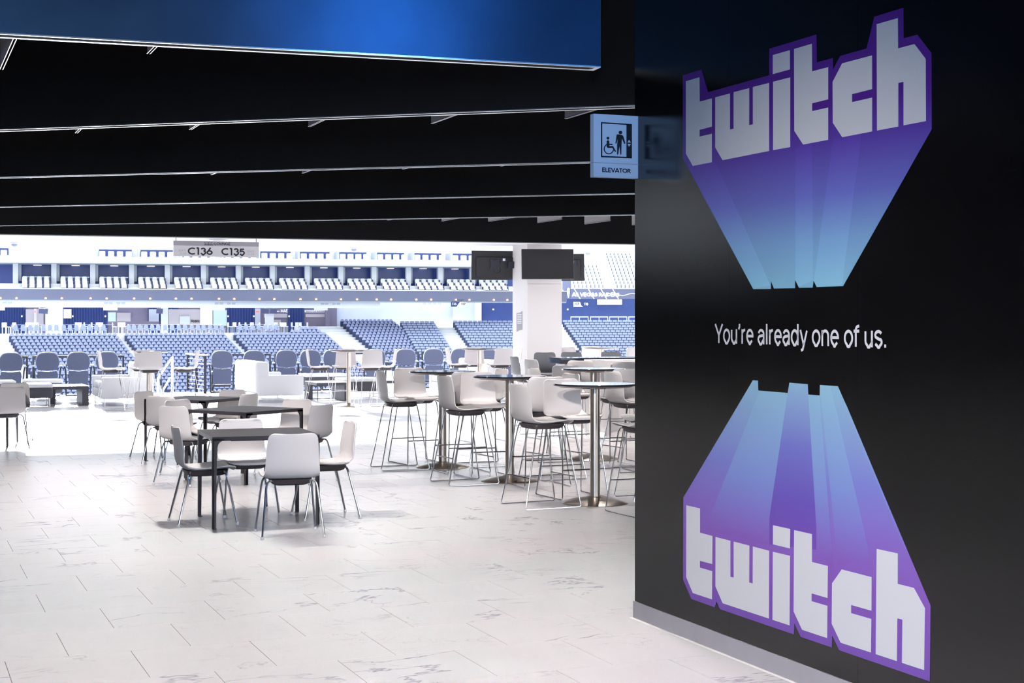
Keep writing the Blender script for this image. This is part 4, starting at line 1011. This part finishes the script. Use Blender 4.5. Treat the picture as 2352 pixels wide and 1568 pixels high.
for bi, (fr, t0, n, rows, ind) in enumerate(blocks):
    for r_ in range(rows):
        for k in range(n):
            t = t0 + (k + 0.25) * PIT; w_ = -r_ * RUN; z_ = zS - r_ * RISE
            if r_ < ind:
                o = link('stadium_chair', seat_me, None, fr.p(t, w_, z_), fr.a)
                tag(o, 'slate blue seat, %s row, %s from left, %s block of the far stand' % (nth(r_ + 1), nth(k + 1), 'leftmost full' if bi == 1 else 'second full'), 'stadium seat', 'far stand seats block %s' % ('one' if bi == 1 else 'two'))
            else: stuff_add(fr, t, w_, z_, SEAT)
# taller block right of the terrace
zM = zS + 5 * RISE; wM = 5 * RUN
MF = LF; tm0, tm1 = LF.t(783, wM), LF.t(908, wM)
struct('floor_far_block', steps(FR.__new__(FR).__class__(25, 144.4, 30), LF.t(762), tm1 + 0.6, 26, zM, RISE, RUN, wM + 0.55, 6.0), M['concrete'])
for r_ in range(26):
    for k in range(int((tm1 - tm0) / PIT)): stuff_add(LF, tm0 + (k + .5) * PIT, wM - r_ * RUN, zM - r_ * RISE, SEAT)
# extra rows stepping up at the right end of the third block
for r_, tt in ((1, 668), (2, 690)):
    ta = LF.t(tt, r_ * RUN)
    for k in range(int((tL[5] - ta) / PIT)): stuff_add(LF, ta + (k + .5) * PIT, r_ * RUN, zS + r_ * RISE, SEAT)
RF = FR(915, 169, -3)
for a_px, b_px, rows, top in ((918, 1002, 20, 737), (1040, 1200, 20, 736), (1292, 1500, 20, 735)):
    ta, tb_ = RF.t(a_px), RF.t(b_px); zt_ = RF.z((a_px + b_px) / 2, top) - 0.80
    for r_ in range(rows):
        sh_ = (0.27 if a_px < 1200 else 0.21) * r_
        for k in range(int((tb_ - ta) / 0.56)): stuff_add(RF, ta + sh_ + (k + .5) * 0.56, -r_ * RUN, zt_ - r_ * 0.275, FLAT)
zR = RF.z(1150, 736) - 0.80
struct('floor_far_corner', steps(RF, -0.5, 40, 24, zR - 0.01, 0.275, RUN, 0.5, 3.0), M['concrete'])
tot_v = []; mbs = []
for m_, (mb, mm) in stuff_parts.items(): mbs.append((mb, mm))
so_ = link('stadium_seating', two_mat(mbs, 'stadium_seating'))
tag(so_, 'remaining rows of slate and pale blue seats filling the far stand', 'stadium seats', None, 'stuff')

# terrace behind the left blocks: club chairs, white stools, railing
tc_mb = [(MB().prism([(-0.2, 0.45), (0.2, 0.45)] + [(0.21 * math.cos(t), 0.72 + 0.25 * math.sin(t)) for t in [math.pi * k / 8 for k in range(9)]], -0.03, 0.04, lambda x, z, h: (x, h + z * .1, z)).box((0, -0.2, 0.40), (0.44, 0.42, 0.1)), M['seat_blue']),
         (MB().box((-0.2, -0.1, 0.18), (0.04, 0.3, 0.36)).box((0.2, -0.1, 0.18), (0.04, 0.3, 0.36)).box((-0.26, -0.1, 0.55), (0.06, 0.34, 0.05)).box((0.26, -0.1, 0.55), (0.06, 0.34, 0.05)), M['concrete2'])]
tc_me = two_mat(tc_mb, 'terrace_chair')
pxs = [36, 53, 70, 84, 100, 115, 130, 147, 161, 176, 191, 206, 222, 238, 296, 308, 322, 336, 350, 364, 380, 396, 411, 426, 441, 455, 468, 483, 497, 510, 552, 566, 580, 594, 610, 622, 634]
for i_, px in enumerate(pxs):
    o = link('terrace_chair', tc_me, None, LF.p(LF.t(px, 1.5), 1.5, zT), LF.a)
    tag(o, 'small slate chair on the far terrace, %s from the left of its row' % nth(i_ + 1), 'chair', 'terrace chairs of the far stand')
ws = [(MB().box((0, 0.2, 0.95), (0.42, 0.05, 0.42)).box((0, 0, 0.72), (0.44, 0.44, 0.05)), M['seat_white']),
      (MB().box((-0.18, -0.15, 0.35), (0.03, 0.03, 0.7)).box((0.18, -0.15, 0.35), (0.03, 0.03, 0.7)).box((-0.18, 0.18, 0.35), (0.03, 0.03, 0.7)).box((0.18, 0.18, 0.35), (0.03, 0.03, 0.7)), M['white_rail'])]
ws_me = two_mat(ws, 'terrace_stool')
for i_, (px, an) in enumerate(((10, 0), (18, 60), (30, 200), (64, 0), (74, 30), (82, 0), (92, 90), (178, 0), (186, 20), (198, 90), (215, 90), (226, 0), (234, 10), (263, 80), (276, 0), (286, 15), (528, 90), (540, 0), (554, 90), (568, 90), (580, 0), (600, 90), (635, 0), (648, 0), (656, 10), (674, 90), (684, 0), (690, 0), (702, 270))):
    o = link('terrace_stool', ws_me, None, LF.p(LF.t(px, 3.4), 3.4, zT), LF.a + R(an))
    tag(o, 'small white high stool on the far terrace, %s from the left' % nth(i_ + 1), 'bar stool', 'terrace stools of the far stand')
tr = LF.root('terrace_railing', 'thin glass railing with grey posts in front of the far terrace chairs', 'railing')
for a_px, b_px in ((26, 262), (296, 512), (548, 640)):
    ta, tb_ = LF.t(a_px, 0.75), LF.t(b_px, 0.75)
    MB().box(((ta + tb_) / 2, 0.75, zT + 0.95), (tb_ - ta, 0.04, 0.035)).build('top_rail', M['concrete2'], tr)
    n = int((tb_ - ta) / 1.4)
    for k in range(n + 1): MB().box((ta + (tb_ - ta) * k / n, 0.75, zT + 0.47), (0.035, 0.035, 0.94)).build('post', M['concrete2'], tr)

# suite tier: ribbon, balconies with white seats, dark glass, upper boxes
SF = FR(0, 152, 15)
tE = SF.t(1300); tA = -120.0
zr0, zr1 = SF.z(0, 688), SF.z(0, 663)
st_ = SF.root('suite_tier', 'tier of dark glazed suites above the slate ribbon board of the far stand', 'grandstand')
def sbox(name, m, t0, t1, w0, w1, z0, z1, parent=st_): return MB().box(((t0 + t1) / 2, (w0 + w1) / 2, (z0 + z1) / 2), (t1 - t0, w1 - w0, z1 - z0)).build(name, m, parent)
sbox('ribbon_board', M['led'], tA, tE, -0.3, 0.0, zr0, zr1)
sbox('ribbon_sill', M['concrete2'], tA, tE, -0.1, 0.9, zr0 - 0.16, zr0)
sbox('balcony_floor', M['concrete'], tA, tE, 0.0, 5.2, zr0, zr1 - 0.12)
sbox('balcony_edge', M['concrete'], tA, tE, -0.35, 0.05, zr1, zr1 + 0.08)
for r_ in (1, 2): sbox('balcony_step', M['concrete'], tA, tE, 0.85 * r_ + 0.1, 5.0, zr1 - 0.12 + 0.36 * (r_ - 1), zr1 - 0.12 + 0.36 * r_)
zg0 = zr1 + 0.6; zg1 = SF.z(300, 606, 4)
sbox('suite_back', M['suite_glass'], tA, tE, 8.0, 8.2, zg0 - 0.4, zg1)
sbox('upper_slab', M['concrete'], tA, tE, 0.0, 8.4, zg1, SF.z(300, 590, 0))
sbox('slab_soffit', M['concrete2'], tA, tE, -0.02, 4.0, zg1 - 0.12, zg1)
zu = SF.z(300, 590, 0)
sbox('upper_back_wall', M['concrete'], tA, tE + 6, 6.0, 6.4, zu, zu + 9)
col_px = [36, 124, 213, 302, 384, 467, 547, 625, 705, 782, 858, 937, 1010, 1084, 1156]
sseat = two_mat([(MB().prism([(-0.25, 0.05), (0.25, 0.05), (0.25, 0.62), (0.18, 0.78), (-0.18, 0.78), (-0.25, 0.62)], 0.0, 0.1, lambda x, z, h: (x, h + z * .18, z)).box((0, -0.16, 0.34), (0.50, 0.36, 0.14)), M['seat_white']),
                 (MB().box((0.335, 0.10, 0.34), (0.16, 0.20, 0.66)).box((0, 0.05, 0.14), (0.4, 0.3, 0.28)), M['seat_bracket_shade'])], 'suite_seat')
for i, px in enumerate(col_px):
    t = SF.t(px, 3.0)
    sbox('column', M['concrete'], t - 0.26, t + 0.26, 2.6, 3.4, zg0 - 0.5, zg1)
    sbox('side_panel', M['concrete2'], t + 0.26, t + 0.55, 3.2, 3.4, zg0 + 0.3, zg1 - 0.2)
    if i == len(col_px) - 1: break
    t2 = SF.t(col_px[i + 1], 3.0); L = t2 - t
    sbox('suite_glass', M['suite_glass'], t + 0.26, t2 - 0.26, 4.6, 4.7, zg0 - 0.3, zg1 - 0.12)
    sbox('bar_ledge', M['concrete'], t + 0.9, t2 - 0.35, 2.55, 2.85, zr1 + 1.28, zr1 + 1.36)
    MB().lathe([(0.42, 0), (0.42, 0.05)], 16, (t + L * 0.55, 4.3, zg1 - 0.24)).build('ceiling_lamp', M['warm_lamp'], st_)
    for r_ in range(3):
        for k in range(4):
            ts = t + 1.05 + k * 0.72 - 0.05 * r_ - 0.12
            o = link('balcony_chair', sseat, None, SF.p(ts + 0.1, 0.55 + 0.85 * r_, zr1 - 0.12 + 0.36 * r_), SF.a)
            tag(o, 'white balcony seat, %s row, %s from left, %s suite from the left' % (('front', 'middle', 'back')[r_], nth(k + 1), nth(i + 1)), 'stadium seat', 'white seats of the far suite balconies')
ub = two_mat([(MB().rbox((0, 0, 0.34), (0.62, 0.5, 0.62), 0.08, 2), M['seat_white'])], 'box_armchair')
for i, (a_px, b_px) in enumerate(((-66, 18), (227, 303), (323, 398), (420, 495), (515, 588), (598, 670), (688, 760), (777, 845), (863, 932), (948, 1018), (1035, 1105), (1120, 1190))):
    ta, tb_ = SF.t(a_px, 3), SF.t(b_px, 3)
    sbox('box_back', M['suite_glass'], ta, tb_, 4.0, 4.2, zu + 0.25, zu + 0.95)
    sbox('box_front', M['suite_glass'], ta + 0.2, tb_ + 0.25, 0.2, 0.3, zu - 0.22, zu + 0.02)
    sbox('box_divider', M['concrete2'], ta - 0.35, ta - 0.2, 1.0, 4.0, zu, zu + 0.9)
    for k in range(4):
        o = link('box_armchair', ub, None, SF.p(ta + 0.35 + k * (tb_ - ta - 0.5) / 3.2, 2.2, zu + 0.02), SF.a)
        tag(o, 'small white armchair, front row, %s from left, %s upper box from the left' % (nth(k + 1), nth(i + 1)), 'armchair', 'white armchairs of the upper boxes')
        if k < 4: 
            o = link('box_armchair', ub, None, SF.p(ta + 0.3 + k * (tb_ - ta - 0.5) / 3.2, 5.2, zu + 0.85), SF.a)
            tag(o, 'small white armchair, rear row, %s from left, %s upper box from the left' % (nth(k + 1), nth(i + 1)), 'armchair', 'white armchairs of the upper boxes')
sbox('box_rear_step', M['concrete'], tA, tE, 4.5, 6.0, zu, zu + 0.86)
# orange lamps along the ribbon board
for i_, px in enumerate((1, 38, 105, 142, 208, 245, 308, 345, 404, 440, 503, 538, 596, 630, 690, 726, 783, 820, 865, 898, 956, 990, 1047, 1078, 1134, 1165)):
    o = link('ribbon_lamp', bpy.data.meshes.get('ribbon_lamp') or MB().lathe([(0.10, -0.06), (0.12, 0.0), (0.10, 0.07), (0.03, 0.12)], 10).mesh('ribbon_lamp', M['orange'], True), None, SF.p(SF.t(px, -0.35), -0.42, zr0 + 0.14))
    tag(o, 'small orange lamp on the far slate ribbon board, %s from the left' % nth(i_ + 1), 'lamp', 'orange lamps of the ribbon board')

# under the suites: white beam, back wall with curtains, kiosks and columns
WF = FR(0, 163, 15)
uw = SF.root('terrace_beam', 'long white beam with air vents under the ribbon board of the far stand', 'beam')
tBe = SF.t(873, 0.6)
zb0, zb1 = SF.z(300, 706, 0.6), zr0 - 0.16
MB().box(((tA + tBe) / 2, 1.0, (zb0 + zb1) / 2), (tBe - tA, 0.8, zb1 - zb0)).build('beam', M['concrete'], uw)
for a_px, b_px in ((-22, 2), (3, 31), (236, 262), (264, 291), (490, 516), (518, 544), (734, 757), (760, 784)):
    ta, tb_ = SF.t(a_px, 0.58), SF.t(b_px, 0.58)
    v_ = MB().box(((ta + tb_) / 2, 0.57, SF.z(300, 696.5, .6)), (tb_ - ta, 0.06, 0.36)).build('air_vent', M['white_paint'], uw)
    for q in (0.29, 0.71): MB().box((ta + (tb_ - ta) * q, 0.53, SF.z(300, 696.5, .6)), ((tb_ - ta) * 0.34, 0.03, 0.22)).build('grille', M['concrete2'], v_)
bw = WF.root('wall_far_terrace', kind='structure')
def wbox(name, m, a_px, b_px, y0_, y1_, w=0.0, th_=0.2, parent=bw):
    ta, tb_ = WF.t(a_px, w), WF.t(b_px, w); z1_, z0_ = WF.z(a_px, y0_, w), WF.z(a_px, y1_, w)
    return MB().box(((ta + tb_) / 2, w + th_ / 2, (z0_ + z1_) / 2), (tb_ - ta, th_, z1_ - z0_)).build(name, m, parent)
zc0, zc1 = WF.z(300, 772), WF.z(300, 695)
MB().box(((tA + WF.t(775)) / 2, 0.6, (zc0 + zc1) / 2), (WF.t(775) - tA, 0.3, zc1 - zc0)).build('rear_wall', M['kiosk_dark'], bw)
MB().box(((WF.t(757) + tE) / 2, 1.2, (zc0 + zc1) / 2), (tE - WF.t(757), 0.3, zc1 - zc0 + 1)).build('concrete_wall', M['concrete2'], bw)
for a_px, b_px in ((-60, 58), (146, 247), (340, 410), (522, 586), (662, 699)):
    ta, tb_ = WF.t(a_px), WF.t(b_px); n = max(6, int((b_px - a_px) / 6)); P_ = []
    for k in range(2 * n + 1): P_.append((ta + (tb_ - ta) * k / (2 * n), -0.08 if k % 2 else 0.08))
    MB().prism(P_ + [(tb_, 0.25), (ta, 0.25)], zc0, zc1).build('curtain', M['navy'], bw)
for (a_px, b_px, y0_, y1_, m, nm, th_, w) in ((59, 78, 710, 746, 'kiosk', 'kiosk_panel', 0.3, -0.3), (78, 84, 709, 746, 'alu', 'kiosk_post', 0.3, -0.35), (84, 100, 709, 748, 'kiosk', 'kiosk_panel', 0.3, -0.3), (104, 144, 705, 772, 'concrete', 'column', 0.8, -2.6),
                                          (146, 164, 710, 731, 'white_paint', 'bright_window', 0.1, -0.4), (248, 266, 717, 738, 'sky_glass', 'window_pane', 0.1, -0.2), (268, 300, 718, 738, 'kiosk', 'counter_back', 0.1, -0.1),
                                          (247, 366, 738, 746, 'kiosk_dark', 'bar_front', 0.6, -1.6), (342, 365, 710, 740, 'concrete2', 'bar_cooler', 0.3, -0.6), (370, 386, 705, 772, 'concrete', 'column', 0.8, -2.6),
                                          (387, 460, 710, 746, 'kiosk', 'kiosk_panel', 0.3, -0.3), (413, 436, 726, 744, 'concrete2', 'service_door', 0.1, -0.45), (460, 488, 706, 746, 'white_paint', 'bright_window', 0.2, -0.4),
                                          (490, 521, 712, 748, 'sky_glass', 'window_pane', 0.2, -0.5), (586, 598, 708, 748, 'concrete2', 'door_frame', 0.3, -0.4), (606, 660, 720, 729, 'kiosk', 'menu_board', 0.1, -0.2), (628, 645, 734, 745, 'kiosk', 'machine', 0.5, -0.6),
                                          (610, 629, 720, 760, 'concrete', 'column', 0.8, -2.6), (700, 748, 712, 717, 'white_paint', 'sign_band', 0.1, -0.25), (702, 748, 721, 728, 'kiosk', 'menu_board', 0.1, -0.2), (748, 757, 706, 768, 'kiosk_dark', 'end_pier', 0.8, -1.0)):
    wbox(nm, M[m], a_px, b_px, y0_, y1_, w, th_)
def far_text(parent, frame, body, a_px, b_px, yb, yt, w, m, wt=0.14):
    ta, tb_ = frame.t(a_px, w), frame.t(b_px, w); zb_, zt2 = frame.z(a_px, yb, w), frame.z(a_px, yt, w)
    h_ = empty('sign_text'); h_.parent = parent
    o = lettering(None, body, 0, tb_ - ta, 0, zt2 - zb_, m, wt, 0.0, 'lettering', True)
    bpy.data.objects.remove(h_)
    o.parent = parent; o.location = (ta, w, zb_); o.rotation_euler = (R(90), 0, 0)
    return o
far_text(bw, WF, 'Modelo', 438.5, 458.5, 740, 734, -0.36, M['ink'], 0.16)
far_text(bw, WF, 'MAE', 644.5, 661, 717, 710, -0.3, M['white_paint'], 0.16)
far_text(bw, WF, 'BAR-B-QUE BURGERS', 703, 747, 716, 713.3, -0.3, M['ink'], 0.12)
wbox('sign_mark', M['white_paint'], 635, 642, 713.8, 715.6, -0.3, 0.05)
for (a_px, b_px, y0_, y1_) in ((79.5, 81.5, 713, 718), (588, 595, 714, 717)): wbox('exit_light', M['red_lamp'], a_px, b_px, y0_, y1_, -0.5, 0.06)
for px in (50, 167, 242, 524, 583, 664): wbox('wall_notice', M['white_paint'], px - 1.8, px + 1.8, 724, 728, -0.5, 0.04)
for a_px, b_px, lab in ((89, 110, 'left of the far white column'), (359, 374, 'in front of the second far column'), (600, 617, 'left of the third far column'), (621, 636, 'right of the third far column')):
    ta, tb_ = WF.t(a_px, -3.2), WF.t(b_px, -3.2); z_ = WF.z(a_px, 714, -3.2)
    o = empty('far_screen', WF.p((ta + tb_) / 2, -3.2, z_), WF.a, 'tilted dark screen hanging over the far terrace, ' + lab, 'television', 'screens over the far terrace')
    MB().box((0, 0, 0), (tb_ - ta, 0.08, 0.56)).build('screen', M['tv_far'], o); MB().box((0, 0.1, 0.42), (0.06, 0.06, 0.5)).build('hanger', M['concrete2'], o); o.rotation_euler = (R(12), R(4), WF.a)
for a_px, b_px, lab in ((-10, 11, 'at the left edge'), (237, 270, 'over the far bar'), (485, 517, 'over the pale window'), (722, 752, 'over the burger stand')):
    ta, tb_ = WF.t(a_px, -4), WF.t(b_px, -4)
    o = MB().box((0, 0, 0), (tb_ - ta, 0.4, 0.33)).box((0, -0.21, 0), (tb_ - ta - 0.2, 0.02, 0.2)).build('heater_unit', M['white_paint']); o.location = WF.p((ta + tb_) / 2, -4, WF.z(a_px, 709, -4)); o.rotation_euler = (0, 0, WF.a)
    tag(o, 'white box unit hanging under the beam %s' % lab, 'air unit', 'white units under the far beam')

# right corner: concrete wall signs, upper white stand, ribbon lettering, navy wall
CF = FR(1036, 166, 0)
def sec_sign(a_px, b_px, y0_, y1_, w, left, right, dark_left, label, frame):
    ta, tb_ = frame.t(a_px, w), frame.t(b_px, w); z1_, z0_ = frame.z(a_px, y0_, w), frame.z(a_px, y1_, w); L = tb_ - ta; Hh = z1_ - z0_
    r = empty('section_sign', frame.p(ta, w, z0_), frame.a, label, 'sign', 'section number signs of the far stand')
    MB().box((L / 2, 0.06, Hh / 2), (L, 0.1, Hh)).build('board', M['white_paint'] if dark_left else M['navy'], r)
    f = lambda x, z, h: (x, h, z)
    MB().prism([(0, 0), (L * .36, 0), (L * .52, Hh * .8), (L * .6, Hh), (0, Hh)] if dark_left else [(0, 0), (L * .62, 0), (L * .5, Hh * .3), (L * .42, Hh), (0, Hh)], -0.03, 0.01, f).build('field', M['navy'] if dark_left else M['white_paint'], r)
    for body, x0_, x1_, m in ((left, 0.06, 0.36 if dark_left else 0.34, M['white_paint'] if dark_left else M['ink']), (right, 0.66, 0.94, M['ink'] if dark_left else M['white_paint'])):
        o = lettering(None, body, 0, (x1_ - x0_) * L, 0, Hh * 0.5, m, 0.16, 0.0, 'number', True); o.parent = r; o.location = (x0_ * L, -0.04, Hh * 0.32); o.rotation_euler = (R(90), 0, 0)
    MB().box((L * 0.5, 0.06, Hh + 0.22), (L * 0.7, 0.04, 0.03)).box((L * .3, 0.06, Hh + 0.11), (0.03, 0.03, 0.22)).box((L * .7, 0.06, Hh + 0.11), (0.03, 0.03, 0.22)).build('hanger', M['rail'], r)
sec_sign(1036, 1071, 693, 704, -2, '116', '117', True, 'section sign reading 116 117 left of the pillar', CF)
NF = FR(1290, 176, 2)
nw = NF.root('wall_far_corner', kind='structure')
def nbox(name, m, a_px, b_px, y0_, y1_, w=0.0, th_=0.2, parent=nw, fr=NF):
    ta, tb_ = fr.t(a_px, w), fr.t(b_px, w); z1_, z0_ = fr.z(a_px, y0_, w), fr.z(a_px, y1_, w)
    return MB().box(((ta + tb_) / 2, w + th_ / 2, (z0_ + z1_) / 2), (tb_ - ta, th_, z1_ - z0_)).build(name, m, parent)
nbox('navy_wall', M['navy'], 1088, 1600, 686, 745, 1.0, 0.3)
nbox('pier', M['white_paint'], 1091, 1106, 690, 742, 0.2, 0.5)
nbox('pier', M['concrete2'], 1040, 1092, 690, 742, 0.6, 0.4)
nbox('wall_notice', M['white_paint'], 1302, 1306, 708.5, 712, 0.9, 0.05); nbox('wall_notice', M['white_paint'], 1131, 1135, 708.5, 712, 0.9, 0.05)
rl = NF.root('corner_railing', 'white railing above the pale seats right of the pillar', 'railing')
for a_px, b_px in ((1310, 1352), (1355, 1397), (1399, 1441), (1443, 1490)):
    ta, tb_ = NF.t(a_px, -2), NF.t(b_px, -2); z_ = NF.z(a_px, 727.5, -2)
    MB().box(((ta + tb_) / 2, -2, z_), (tb_ - ta - 0.05, 0.06, 0.10)).build('top_rail', M['white_rail'], rl)
    for q in (0.03, 0.5, 0.97): MB().box((ta + (tb_ - ta) * q, -2, z_ - 0.3), (0.07, 0.06, 0.5)).build('post', M['white_rail'], rl)
sec_sign(1317, 1353, 693, 704.5, -1, '117', '118', False, 'section sign reading 117 118 right of the pillar', NF)
for a_px, b_px, lab, y0_ in ((1372, 1428, 'on the navy wall right of the pillar', 687.5), (966, 1019, 'on the pale wall left of the pillar', 691)):
    fr = NF; ta, tb_ = fr.t(a_px, 0), fr.t(b_px, 0)
    o = empty('air_unit', fr.p((ta + tb_) / 2, 0, fr.z(a_px, y0_ + 6, 0)), fr.a, 'wide white air unit with grilles ' + lab, 'air unit')
    MB().rbox((0, 0, 0), (tb_ - ta, 0.6, 0.62), 0.04, 2).build('housing', M['white_paint'], o)
    for q in (-0.33, -0.11, 0.11, 0.33): MB().box((q * (tb_ - ta), -0.31, 0), ((tb_ - ta) * 0.16, 0.02, 0.26)).build('grille', M['concrete2'], o)
# upper stand
UF = FR(1300, 182, 6)
us = UF.root('upper_stand', 'upper stand with slate ribbon board and white lettering right of the pillar', 'grandstand')
tu0_, tu1_ = UF.t(1311), UF.t(1600)
zu0, zu1 = UF.z(1311, 687), UF.z(1311, 663)
MB().box(((tu0_ + tu1_) / 2, 0, (zu0 + zu1) / 2), (tu1_ - tu0_, 0.3, zu1 - zu0)).build('ribbon_board', M['led'], us)
MB().box(((tu0_ + tu1_) / 2, 0, zu1 + 0.05), (tu1_ - tu0_, 0.4, 0.1)).build('board_cap', M['concrete'], us)
far_text(us, UF, 'AS VEGAS RAIDERS', 1314, 1423, 680.5, 671.5, -0.18, M['white_paint'], 0.2)
for a_px in (1318, 1350, 1379, 1406):
    ta = UF.t(a_px, -0.16); MB().prism([(ta, zu1 - 0.03), (ta + 0.14, zu1 - 0.03), (ta + 0.14 + 0.72, zu0 + 0.03), (ta + 0.72, zu0 + 0.03)], -0.172, -0.155, lambda x, z, h: (x, h, z)).build('stripe', M['seat_white'], us)
wv = [(UF.t(1421 + k * 4, -0.17), -0.17, UF.z(1421, 676 + 2.4 * math.sin(k * 0.55 + 0.4), -0.17)) for k in range(14)]
MB().tube(wv, 0.05, 5).build('wave_line', M['seat_white'], us)
# end cap with shield emblem
sh_fr = FR(1296, 178, 25)
MB().prism([(UF.p(tu0_, 0)[0], UF.p(tu0_, 0)[1]), (UF.p(tu0_, 8)[0], UF.p(tu0_, 8)[1]), (UF.p(tu0_ - 1.4, 8)[0], UF.p(tu0_ - 1.4, 8)[1]), (UF.p(tu0_ - 1.0, 0.3)[0], UF.p(tu0_ - 1.0, 0.3)[1])], zu0, zu1 + 1.0).build('end_cap_hold', M['led'])
ec = [o for o in COL.objects if o.name.startswith('end_cap_hold')][0]; ec.name = 'end_cap'
ec.parent = us; ec.matrix_parent_inverse = Matrix.Translation((UF.o[0], UF.o[1], 0)) @ Matrix.Rotation(UF.a, 4, 'Z'); ec.matrix_parent_inverse.invert()
te = UF.t(1302.4, -0.3); zz = lambda y: UF.z(1305, y, -0.3); wpx = UF.t(1308.6, -0.3) - te
f = lambda x, z, h: (te + x * wpx, h, z)
MB().prism([(0.5, zz(659.5)), (0.7, zz(662)), (1.0, zz(662.5)), (0.95, zz(675)), (0.62, zz(683.5)), (0.38, zz(683.5)), (0.05, zz(675)), (0, zz(662.5)), (0.3, zz(662))], -0.34, -0.30, f).build('shield_emblem', M['white_paint'], us)
for y_ in (666, 669, 672, 676): MB().prism([(0.25, zz(y_)), (0.75, zz(y_)), (0.7, zz(y_ + 1.2)), (0.3, zz(y_ + 1.2))], -0.345, -0.33, f).build('emblem_mark', M['led'], us)
# white seats in rows
uz = zu1 - 0.1; UR, UZ = 0.8, 0.43
MB().prism([(0.2 + 0.0, uz - 2)] + [q for n in range(14) for q in ((0.2 + n * UR, uz + n * UZ), (0.2 + (n + 1) * UR, uz + n * UZ))] + [(0.2 + 14 * UR, uz - 2)], tu0_ + 0.05, tu1_, lambda w_, z_, t_: (t_, w_, z_)).build('deck', M['concrete'], us)
M['seat_pale'] = mat('pale_grey_seat', (0.60, 0.64, 0.68), 0.5)
wseat = two_mat([(MB().prism([(-0.225, 0.1), (0.225, 0.1), (0.225, 0.60), (0.16, 0.74), (-0.16, 0.74), (-0.225, 0.60)], 0, 0.07, lambda x, z, h: (x, h + z * .15, z)), M['seat_pale']),
                 (MB().box((0.255, 0.08, 0.3), (0.05, 0.2, 0.56)).box((0, 0.18, 0.55), (0.46, 0.03, 0.3)), M['seat_bracket_shade'])], 'upper_seat')
for n in range(12):
    for lo_px, hi_px in ((1312, 1390), (1410, 1480)):
        ta, tb_ = UF.t(lo_px), UF.t(hi_px)
        for k in range(int((tb_ - ta) / 0.5)):
            t = ta + (k + .5) * 0.5
            o = link('upper_stand_chair', wseat, None, (*UF.p(t, 0.5 + n * UR)[:2], uz + n * UZ), UF.a)
            tag(o, 'white upper-stand seat, %s row up, %s from left, %s of the white aisle' % (nth(n + 1), nth(k + 1), 'left' if lo_px < 1400 else 'right'), 'stadium seat', 'white seats of the upper right stand')
# bowl bottom between the two sides, and the backdrop above the far tiers
struct('ground', MB().box((-20, 100, -9.2), (400, 130, 0.4)), M['concrete2'])
struct('trim_3', MB().prism([UF.p(tu0_ - 3, 14)[:2], UF.p(tu1_ + 30, 14)[:2], UF.p(tu1_ + 30, 14.5)[:2], UF.p(tu0_ - 3, 14.5)[:2]], zu1, zu1 + 16), M['concrete'])
